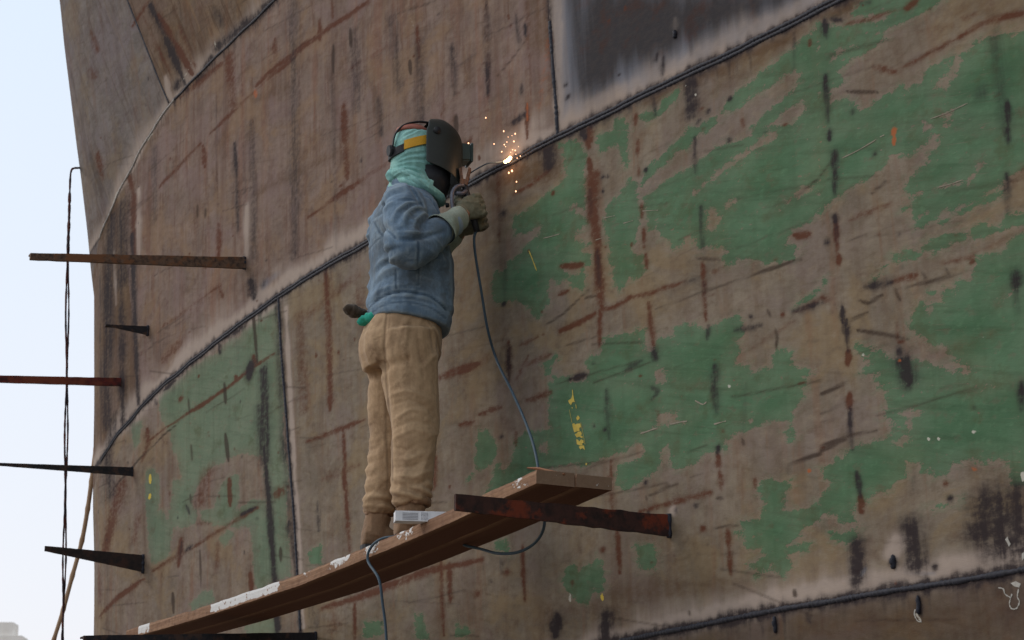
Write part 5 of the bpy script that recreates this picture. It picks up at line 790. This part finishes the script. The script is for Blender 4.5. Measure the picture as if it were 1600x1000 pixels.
# head cloth wrapped round head and neck
hc = MB()
hc.rings([ell((.035, 0, 1.475), .10, .115, 32), ell((.036, 0, 1.505), .105, .115, 32), ell((.036, 0, 1.54), .098, .102, 32), ell((.040, 0, 1.58), .092, .090, 32), ell((.046, 0, 1.63), .100, .088, 32), ell((.050, 0, 1.68), .104, .090, 32), ell((.050, 0, 1.73), .100, .088, 32), ell((.048, 0, 1.775), .082, .074, 32), ell((.046, 0, 1.803), .045, .04, 32)])
hc.tube(catmull([(-.045, -.02, 1.545), (-.010, -.095, 1.535), (.06, -.118, 1.515), (.135, -.085, 1.485), (.16, -.03, 1.475)], 6), [.020]*25, 12)
hc.tube(catmull([(-.060, .0, 1.585), (-.035, -.075, 1.575), (.03, -.105, 1.555), (.10, -.098, 1.53)], 6), [.017]*19, 12)
hc.tube([(-.058, -.02, 1.60), (-.068, -.03, 1.575), (-.062, -.035, 1.55)], [.014, .018, .012], 10)
hme = remesh(hc, .0042, 4)
HF = fold_lines(540, 180, 5, "7,5:400,372 500,342 620,330|-6,4:400,385 500,360 620,352|7,5:400,398 500,380 620,380|-6,4:400,410 520,398 630,405|7,5:400,422 520,418 640,430|-7,4:395,436 480,436 600,462 660,500|8,5:390,450 480,452 590,490 660,540|-7,4:385,468 470,460 565,505 650,570|9,5:380,484 470,474 555,525 645,600|-8,4:380,500 475,494 555,550 645,625|9,5:365,515 455,500 540,565 640,640 720,680|-7,4:365,530 450,518 530,590 620,655|6,6:420,310 520,290 610,270|-5,4:425,330 520,305 615,285|6,5:430,348 520,320 615,305|6,6:420,205 520,168 600,128|-5,4:425,220 525,182 600,140|5,5:430,238 530,198 605,158|8,6:370,372 362,395 380,420|7,6:380,430 372,455 385,480")
def hfold(p):
    z = p[:, 2]; an = np.arctan2(p[:, 1], p[:, 0]-.04); nk = np.exp(-((z-1.57)/.065)**2)
    d = apply_folds(p, HF) + (fbm(p*40, 2)-.5)*.003
    return d + nk*(ridge(np.stack([p[:, 0]*16, p[:, 1]*12, z*30+p[:, 0]*22], -1), 2)-.4)*.006
displace(hme, hfold)
hood = part("head_cloth", hme, M_TEAL, person, "pale teal cloth wrapped round head and neck")

# welding helmet
sh = MB(); NA, NZ = 33, 22; V = []; F = []
for j in range(NZ):
    v = j/(NZ-1)
    for i in range(NA):
        q = -1 + 2*i/(NA-1); ph = q*math.radians(97)
        zb = 1.505 + .118*min(1, abs(q))**1.15; zt_ = 1.852 - .030*abs(q)**2
        z = zb + (zt_-zb)*v
        tz = (z-1.50)/.352; prof = 1 - max(0, (tz-.58)/.42)**2.7*.80; prof *= .93 + .07*min(1, tz/.5)
        dx = .128*prof; dy = .120*(1 - max(0, (tz-.64)/.36)**2.6*.70)
        c_, s_ = math.cos(ph), math.sin(ph)
        x = .122 + .012*(1-prof) + dx*math.copysign(abs(c_)**.72, c_) ; y = dy*math.copysign(abs(s_)**.86, s_)
        x -= .030*(abs(q)**3)*(1 if tz < .8 else .8)
        V.append((x, y, z))
for j in range(NZ-1):
    for i in range(NA-1): F.append((j*NA+i, j*NA+i+1, (j+1)*NA+i+1, (j+1)*NA+i))
top = list(range((NZ-1)*NA, NZ*NA)); tc = len(V); V.append((.118, 0, 1.858)); F += [(top[i], top[i+1], tc) for i in range(NA-1)]
sh.add(V, F); me = bpy.data.meshes.new("helmet_shell"); me.from_pydata(sh.V, [], sh.F); me.update()
helmet = part("welding_helmet", me, M_SHELL, person, "dark green black welding helmet flipped down")
m_ = helmet.modifiers.new("thick", 'SOLIDIFY'); m_.thickness = .004; m_.offset = 1
m_ = helmet.modifiers.new("sub", 'SUBSURF'); m_.levels = 1; m_.render_levels = 2
lz = MB(); lz.box((.262, 0, 1.712), (.026, 0, 0), (0, .044, 0), (0, 0, .039)); mbpart("lens_housing", lz, M_LENS, helmet, smooth=False, bevel=.006)
lz = MB(); lz.box((.291, 0, 1.712), (.005, 0, 0), (0, .049, 0), (0, 0, .044)); mbpart("lens_frame", lz, M_LENS, helmet, smooth=False, bevel=.004)
for sg in (-1, 1):
    kb = MB(); kb.tube([(.112, sg*.100, 1.765), (.112, sg*.118, 1.765), (.112, sg*.121, 1.765), (.112, sg*.130, 1.765)], [.011, .011, .017, .015], 16); mbpart("pivot_knob", kb, M_BLACK, helmet, bevel=0)
bib = MB(); bib.rings([ell((.120, 0, 1.62), .085, .100, 28), ell((.122, 0, 1.56), .080, .092, 28), ell((.125, 0, 1.50), .060, .072, 28), ell((.130, 0, 1.465), .035, .045, 28)])
mbpart("leather_bib", bib, M_BLACK, helmet)
# head harness
hb = MB(); R = []
def bandpts(z0, z1, x0, x1, n=14):
    out = []
    for i in range(n+1):
        t = i/n; a = x0 + (x1-x0)*t; out.append(a)
    return out
def strap(phs, z, w_, grow, name, mat, sag_=0.0):
    mb = MB(); Rr = []
    for ph in phs:
        q = math.radians(ph); c_, s_ = math.cos(q), math.sin(q); zz = z + sag_*c_
        r1x, r1y = .106+grow, .094+grow; cx = .048
        a = (cx+r1x*c_, r1y*s_, zz+w_/2); b = (cx+r1x*c_, r1y*s_, zz-w_/2); a2 = (cx+(r1x-.006)*c_, (r1y-.006)*s_, zz+w_/2); b2 = (cx+(r1x-.006)*c_, (r1y-.006)*s_, zz-w_/2)
        Rr.append([a, b, b2, a2])
    mb.rings(Rr); return mbpart(name, mb, mat, helmet, smooth=False)
strap(range(-128, -46, 6), 1.722, .040, .006, "sweat_band", M_YEL, .035)
strap(range(118, 236, 6), 1.718, .034, .007, "head_band", M_BLACK, .045)
kb = MB(); kb.tube([(-.045, -.02, 1.690), (-.060, -.022, 1.688), (-.064, -.022, 1.688), (-.074, -.023, 1.687)], [.020, .020, .026, .023], 12); mbpart("ratchet_knob", kb, M_BLACK, helmet, smooth=False)
ts = MB(); ts.tube(catmull([(-.058, -.03, 1.70), (-.048, -.035, 1.76), (-.01, -.035, 1.805), (.05, -.035, 1.826), (.10, -.035, 1.828)], 5), .009, 8, .5); mbpart("top_strap", ts, M_BLACK, helmet)
hat = MB(); hat.rings([ell((.036, 0, 1.782), .076, .070), ell((.036, 0, 1.80), .068, .060), ell((.036, 0, 1.815), .045, .04), ell((.036, 0, 1.82), .015, .012)]); mbpart("red_cap", hat, simple("red_cloth", (.30, .10, .07), (.38, .15, .11), 30), hood)

# gloves
def hand(palm_c, ax, fwd, side, mat, name, cuff_from, cuff_to, label, curl=1.0):
    """fist round a handle: ax = handle axis (up), fwd = towards the knuckles, side = back of the hand"""
    palm_c, ax, fwd, side = (A3(v, float) for v in (palm_c, ax, fwd, side)); ax /= np.linalg.norm(ax)
    fwd -= ax*(fwd@ax); fwd /= np.linalg.norm(fwd); side -= ax*(side@ax); side -= fwd*(side@fwd); side /= np.linalg.norm(side)
    mb = MB(); h = palm_c
    pt = lambda f, s_, a: h + (fwd*f + side*s_ + ax*a)*1.14
    R = []
    for f, ha, hs in ((-.050, .030, .024), (-.03, .040, .025), (0, .046, .023), (.025, .048, .021), (.040, .044, .018)):
        ring = []
        for k in range(18):
            q = 2*math.pi*k/18; ring.append(pt(f, .018 + hs*math.sin(q), ha*math.cos(q)))
        R.append(ring)
    mb.rings(R)
    for i, (ln, rad) in enumerate(((.92, .0148), (1.0, .0152), (.95, .0146), (.80, .0132))):
        a = .036 - i*.0245; sp = (i-1.5)*.002
        P = [pt(.028, .022, a), pt(.048+.004*ln, .016, a+sp), pt(.058*ln, -.008, a+sp*1.5-.002), pt(.040*ln, -.034, a+sp-.004), pt(.012, -.036, a-.006)]
        Q = catmull(P, 4); mb.tube(Q, np.interp(np.linspace(0, 1, len(Q)), [0, .3, .55, 1], [rad*1.1, rad*1.12, rad, rad*.82]), 10)
    Q = catmull([pt(-.030, .004, .030), pt(-.012, -.020, .050), pt(.014, -.034, .054), pt(.036, -.030, .050)], 4)
    mb.tube(Q, np.linspace(.020, .012, len(Q)), 10)
    cf_, ct_ = A3(cuff_from, float), A3(cuff_to, float); P = catmull([cf_*.35+ct_*.65, ct_*.7+pt(-.055, .014, 0)*.3, pt(-.050, .014, 0)], 4); mb.tube(P, np.linspace(.040, .036, len(P)), 16)
    me = remesh(mb, .0038, 2); displace(me, lambda p: (ridge(p*30)-.4)*.0035 + (fbm(p*60, 2)-.5)*.002)
    g = part(name, me, mat, person, label)
    # gauntlet
    gb = MB(); e = ct_ - cf_; L = np.linalg.norm(e); e = e/L; t1 = np.cross(e, [0, 0, 1.0]); t1 /= np.linalg.norm(t1); t2 = np.cross(e, t1); R = []
    for k, (u, r) in enumerate(((0, .068), (.004, .071), (.02, .067), (.05, .060), (.08, .053), (1.0*L, .043), (L*1.02, .036), (.08, .042), (.02, .055), (.0, .060))):
        R.append([cf_ + e*u + (t1*math.cos(q)+t2*math.sin(q))*r*(1+.05*math.sin(q*3+k)) for q in [2*math.pi*m/28 for m in range(28)]])
    gb.rings(R, False)
    gme = bpy.data.meshes.new("gauntlet"); gme.from_pydata(gb.V, [], gb.F); gme.update(); bmm = bmesh.new(); bmm.from_mesh(gme); bmesh.ops.subdivide_edges(bmm, edges=bmm.edges[:], cuts=2, use_grid_fill=True, smooth=.6); bmm.to_mesh(gme); bmm.free()
    displace(gme, lambda p: (fbm(p*30, 2)-.5)*.006)
    part("gauntlet_cuff", gme, M_CUFF, g, None)
    return g
hax = A3([-.10, .0, .22])
hand((.252, -.118, 1.428), hax, (1, .1, .3), (0, -1, 0), M_GLOVE, "right_glove", (.098, -.232, 1.286), (.205, -.165, 1.382), "soiled leather glove gripping the electrode holder")
hand((.285, -.020, 1.405), hax, (1, -.55, .2), (-.1, 1, 0), M_GLOVE, "left_glove", (.16, .10, 1.30), (.245, .03, 1.37), "far hand glove steadying the holder cable")

# rag and spare glove tucked in the waist behind
def leaf(pts, w_, th, name, mat, label, cat, seed):
    P = catmull([toloc(p) for p in pts], 6); rr = random.Random(seed); mb = MB(); n = len(P)
    mb.tube(P, [w_*(.35+.9*math.sin(math.pi*(.12+.80*i/(n-1))))*rr.uniform(.9, 1.1) for i in range(n)], 14, th)
    me = remesh(mb, .0045, 2); displace(me, lambda p: (ridge(p*24)-.4)*.010)
    me.transform(Matrix.Translation(Vector(tuple(O))) @ Matrix.Rotation(HD, 4, 'Z'))
    return tag(mesh_obj(name, me, mat), label, cat)
def wpx(px, py, yl): 
    r = ray(px, py); P0 = O + PL*yl; t = ((P0-CC)@PL)/(r@PL); return CC + r*t
leaf([wpx(539, 479, .04), wpx(550, 485, .04), wpx(563, 490, .04), wpx(576, 496, .03)], .026, .75, "spare_work_glove", cloth("brown_leather", (.050, .035, .024), (.085, .062, .042), (.02, .015, .012), 400, .5), "crumpled dark brown glove sticking out behind the welder's waist", "glove", 3)
leaf([wpx(561, 506, .02), wpx(572, 499, 0), wpx(586, 494, -.03), wpx(598, 489, -.06)], .017, .9, "teal_rag", cloth("bright_teal_cloth", (.03, .34, .24), (.05, .44, .32), (.02, .2, .15), 900, .3), "bright teal rag tucked under the back of the denim jacket", "rag", 5)

# ------------------------------------------------------------------ electrode holder, rod, cable
WP = hull_at(800, 251); WPW = H(*WP) + HN(*WP)*.012
hr = empty("electrode_holder", tuple(W(.255, -.11, 1.43)), "brown and grey electrode holder gripped in the welder's glove", "welding torch")
M_BRASS = rusty("scorched_brass", (.16, .085, .05), (.20, .10, .06), (.05, .03, .025), .4, 60)
M_GREY = simple("grey_holder_metal", (.10, .10, .125), (.17, .17, .20), 60, .45, .3, .002, .3)
hw0, hw1 = W(.292, -.118, 1.335), W(.238, -.105, 1.545)
MB().tube([hw0, hw0*.7+hw1*.3, hw0*.3+hw1*.7, hw1], [.013, .015, .015, .012], 12).build("handle", M_BLACK, hr)
mb = MB(); cb, ct = W(.232, -.105, 1.535), W(.250, -.105, 1.612)
mb.box(cb*.5+ct*.5 + A3([-.014, 0, 0]), (.006, 0, .004), (0, .014, 0), (-.006, 0, .040)); mb.box(cb*.5+ct*.5 + A3([.012, 0, .002]), (.006, 0, -.002), (0, .014, 0), (.009, 0, .038))
mb.box(cb*.8+ct*.2, (.016, 0, 0), (0, .010, 0), (0, 0, .014)); mb.build("jaw", M_BRASS, hr, smooth=False, bevel=.002)
mb = MB(); mb.tube(catmull([wpx(709, 338, -.15), wpx(706, 312, -.15), wpx(708, 298, -.14), wpx(715, 291, -.13), wpx(724, 290, -.115)], 6), .0085, 10)
mb.tube([wpx(712, 302, -.13), wpx(722, 303, -.12), wpx(729, 298, -.11)], .010, 10); mb.build("lever", M_GREY, hr)
rod = catmull([ct, wpx(736, 271, -.10)*.85+WPW*.15, wpx(757, 258, -.10)*.6+WPW*.4, wpx(772, 253.5, -.10)*.35+WPW*.65, WPW - A3([.004, 0, 0])], 6)
rod = []
d0 = toloc(ct); d1 = toloc(WPW)
for px, py, t in ((734, 271, 0), (745, 264, .2), (757, 257.5, .42), (766, 254.5, .58), (780, 253.5, .8), (797, 252.5, 1)):
    yl = d0[1]*(1-t)+d1[1]*t; rod.append(wpx(px, py, yl))
rod[-1] = WPW
tag(MB().tube(catmull(rod, 5), .0034, 8).build("welding_rod", simple("flux_rod", (.035, .050, .065), (.06, .08, .10), 60, .8)), "thin bent grey rod reaching from the holder to the glowing weld", "welding rod")

M_CABLE = simple("blue_grey_cable", (.035, .060, .085), (.055, .085, .11), 40, .55, .2, .002)
def off(px, py, d):       # a point d metres in front of the hull, seen there
    s, z = hull_at(px, py); P = H(s, z); r = P - CC; n = HN(s, z); c = -(r/np.linalg.norm(r))@(-n)
    k = d/abs((r/np.linalg.norm(r))@n); return P - r/np.linalg.norm(r)*k
Lz = lambda L, o, z: E1 + DH*L + FH*o + A3([0, 0, sag(L)+TH_B+z])
ca = [W(.292, -.118, 1.345), wpx(741, 372, -.11), wpx(743, 400, -.10), wpx(752, 455, -.08), wpx(762, 515, -.05), wpx(777, 565, -.03)]
ca += [at(800, 612, 9.05), at(822, 662, 8.9), at(836, 705, 8.75), at(845, 760, 8.66), at(851, 815, 8.62), at(839, 845, 8.66), at(812, 862, 8.72), at(780, 865, 8.80), at(752, 858, 8.92), at(725, 851, 9.02)]
ca += [Lz(1.02, .31, -.035), Lz(1.12, .285, .012), Lz(1.22, .16, .012), Lz(1.26, .06, .012), Lz(1.315, .012, .010), Lz(1.365, -.014, -.018), Lz(1.385, -.018, -.07)]
ca += [at(592, 905, 9.14), at(598, 945, 9.14), at(602, 975, 9.14), at(604, 1010, 9.14), at(607, 1100, 9.14)]
MB().tube(catmull(ca, 8), .0057, 10).build("welding_cable", M_CABLE); tag(C.objects["welding_cable"], "blue grey welding cable hanging from the glove and looping under the plank", "cable")

# white carton lying across the plank edge
CR, ct_m, cbs = nmat("white_carton"); N = NT(ct_m); cc = N.new("ShaderNodeTexCoord").outputs["Object"]
cb1 = N.mix(N.step(N.noise(cc, 30, 4), .4, .7), (.66, .66, .68), (.78, .78, .80)); ct_m.links.new(cb1, cbs.inputs["Base Color"]); cbs.inputs["Roughness"].default_value = .6
INK = simple("grey_print", (.22, .22, .25), (.30, .30, .33), 60, .7, 0)
pz = (E1[2] + sag(1.1) + TH_B + .003)
b_l = atz(617.5, 813.5, pz); b_r = atz(712, 812.5, pz); ex = b_r - b_l; ex[1] += .05; ex[2] = 0; Lc = .27; ex = ex/np.linalg.norm(ex); ey = A3([-ex[1], ex[0], 0]); hgt = .040
carton = empty("electrode_carton", tuple(b_l), "narrow white carton with grey print lying by the welder's right boot", "carton")
cc0 = b_l + ex*Lc/2 + ey*.03 + A3([0, 0, hgt/2])
MB().box(cc0, ex*Lc/2, ey*.03, A3([0, 0, hgt/2])).build("carton_box", CR, carton, smooth=False, bevel=.0015)
pr = MB(); fr = b_l - ey*.0007
for r_ in range(5):
    for (u0, u1) in ((.028, .088),): pr.box(fr + ex*(u0+u1)/2 + A3([0, 0, .0075+r_*.0058]), ex*(u1-u0)/2, ey*.0006, A3([0, 0, .0011]))
rr = random.Random(8)
for r_ in range(6):
    u = .100
    while u < .126:
        w_ = rr.uniform(.002, .005); pr.box(fr + ex*(u+w_/2) + A3([0, 0, .0065+r_*.0052]), ex*w_/2, ey*.0006, A3([0, 0, .0012])); u += w_+rr.uniform(.0012, .003)
pr.build("printed_lines", INK, carton, smooth=False)

# ------------------------------------------------------------------ sparks at the weld
M_ARC = bpy.data.materials.new("glowing_metal"); M_ARC.use_nodes = True; b = M_ARC.node_tree.nodes["Principled BSDF"]
b.inputs["Base Color"].default_value = (1, .5, .2, 1); b.inputs["Emission Color"].default_value = (1, .62, .30, 1); b.inputs["Emission Strength"].default_value = 6
M_SPK = bpy.data.materials.new("hot_spark"); M_SPK.use_nodes = True; b = M_SPK.node_tree.nodes["Principled BSDF"]
b.inputs["Base Color"].default_value = (1, .4, .2, 1); b.inputs["Emission Color"].default_value = (1, .50, .26, 1); b.inputs["Emission Strength"].default_value = 3.2
def blob(c, r, sq=(1, 1, 1), n=8):
    mb = MB(); V = []; F = []
    R = []
    for j in range(1, n): 
        th = math.pi*j/n; R.append([c + A3([math.sin(th)*math.cos(q)*sq[0], math.sin(th)*math.sin(q)*sq[1], math.cos(th)*sq[2]])*r for q in [2*math.pi*k/10 for k in range(10)]])
    return mb.rings(R)
pool = blob(WPW + HN(*WP)*.006, .009, (1.0, .7, 1.1)); q = blob(WPW + HN(*WP)*.008 + A3([.010, 0, .008]), .009); pool.add(q.V, q.F); q = blob(WPW + HN(*WP)*.008 + A3([-.010, 0, -.007]), .008); pool.add(q.V, q.F)
tag(pool.build("weld_pool", M_ARC), "bright orange glowing weld pool at the tip of the rod", "weld pool")
SP = [(759, 184, 1), (787, 205, 1), (805, 209, 1), (732, 224, 1.3), (772, 225, .9), (788, 226, 1), (792, 222, .8), (803, 221, 1.1), (784, 237, 1), (797, 244, .8), (801, 234, .8), (805, 235, 1.1), (806, 241, .8), (813, 244, .8), (808, 247, .8), (800, 267, 1.5), (795, 270, 1.3), (807, 284, 1), (806, 299, 1.1), (790, 229, .6), (800, 212, .6), (794, 214, .6), (810, 229, .6), (798, 238, .6)]
rr = random.Random(5); first = None
for i, (px, py, r) in enumerate(SP):
    P = off(px, py, rr.uniform(.03, .12))
    if first is None:
        first = blob(A3([0., 0, 0]), .0024).build("spark", M_SPK); o = first
    else: o = first.copy(); link(o)
    o.location = tuple(P); o.scale = (r, r, r*rr.uniform(1, 1.5))
    lab = {0: "highest spark, up and left of the weld pool", 3: "lone spark at the left, just right of the helmet lens", 4: "dim spark between the helmet lens and the weld cluster", 15: "bigger pale spark just below the weld pool", 16: "lower left spark of the close pair below the weld pool", 17: "spark a little way below the close pair under the weld", 18: "lowest spark, falling well below the weld"}.get(i, "tiny orange spark in the loose cluster rising above the weld pool")
    tag(o, lab, "spark", "sparks flying off the weld")
pl = bpy.data.lights.new("arc_light", 'POINT'); pl.energy = .28; pl.color = (1.0, .55, .28); pl.shadow_soft_size = .02
plo = bpy.data.objects.new("arc_light", pl); scene.collection.objects.link(plo); plo.location = tuple(WPW + HN(*WP)*.05)

# ------------------------------------------------------------------ hanging wire and bamboo pole at the left edge
M_WIRE = rusty("wire", (.045, .032, .038), (.10, .030, .022), (.02, .018, .022), .5, 30)
YW = float(H(6.9, 5)[1]) - .3; wr_ = empty("hanging_wire", tuple(at(104, 600, YW)), "thin twisted wire hanging down past the bars at the left edge", "wire")
ks = [(118, 262), (111, 268), (109, 300), (108, 340), (106, 400), (105, 500), (104.5, 590), (103.5, 680), (102.5, 750), (101, 850), (99.5, 930), (97, 1020)]
for sgn in (1, -1):
    P = []
    K = [A3(k, float) for k in ks]; Q = catmull([A3([k[0], k[1], 0]) for k in K], 10)
    for i, k in enumerate(Q):
        sep = 0.0 if k[1] < 392 else 2.1*math.sin((k[1]-392)/190*math.pi)**2 + .3
        P.append(at(k[0]+sgn*sep, k[1], YW + sgn*.004))
    P[0] = H(*hull_at(122, 262)) if True else P[0]
    rr = random.Random(sgn+3); MB().tube(P, [.0058*rr.uniform(.8, 1.35)*(1.5 if 300 < proj(p)[1] < 395 and sgn > 0 else 1) for p in P], 6).build("wire_strand", M_WIRE, wr_)
YB = YW + 1.0; P = []; K = [(150, 700), (143, 752), (137, 795), (128, 845), (113, 900), (99, 952), (84, 1000), (66, 1060)]
Q = catmull([A3([a, b, 0.]) for a, b in K], 6); R = []
for i, k in enumerate(Q): P.append(at(k[0], k[1], YB)); R.append(.0155*(1.22 if i % 6 == 0 else 1.0)*(1-.004*i))
tag(MB().tube(P, R, 10).build("bamboo_pole", simple("dry_bamboo", (.26, .15, .085), (.38, .25, .15), 12, .6, .2, .004, stretch=(1, 1, .2))), "crooked tan bamboo pole leaning behind the left edge of the hull", "pole")

# ------------------------------------------------------------------ far pale building
M_FAR = simple("pale_plaster", (.90, .80, .70), (.92, .84, .74), .3, .9, 0); fb = empty("distant_building", tuple(at(-60, 1100, 90)), "pale cream building top far away in the lower left corner", "building")
t0 = at(34, 993, 90); t1 = at(20, 972, 90)
MB().box((t0[0]-9, 90.6, t0[2]/2), (9, 0, 0), (0, .6, 0), (0, 0, t0[2]/2)).build("wall", M_FAR, fb, smooth=False)
MB().box((t1[0]-5, 90.6, (t0[2]+t1[2])/2+.01), (5, 0, 0), (0, .5, 0), (0, 0, (t1[2]-t0[2])/2)).build("roof_room", M_FAR, fb, smooth=False)
M_WIN = simple("dark_window", (.10, .11, .12), (.15, .16, .18), 3, .3, 0)
for fl in range(4):
    for k in range(6): MB().box((t0[0]-2.2-2.7*k, 89.97, t0[2]-3.6-3.0*fl), (.65, 0, 0), (0, .06, 0), (0, 0, .8)).build("window", M_WIN, fb, smooth=False)
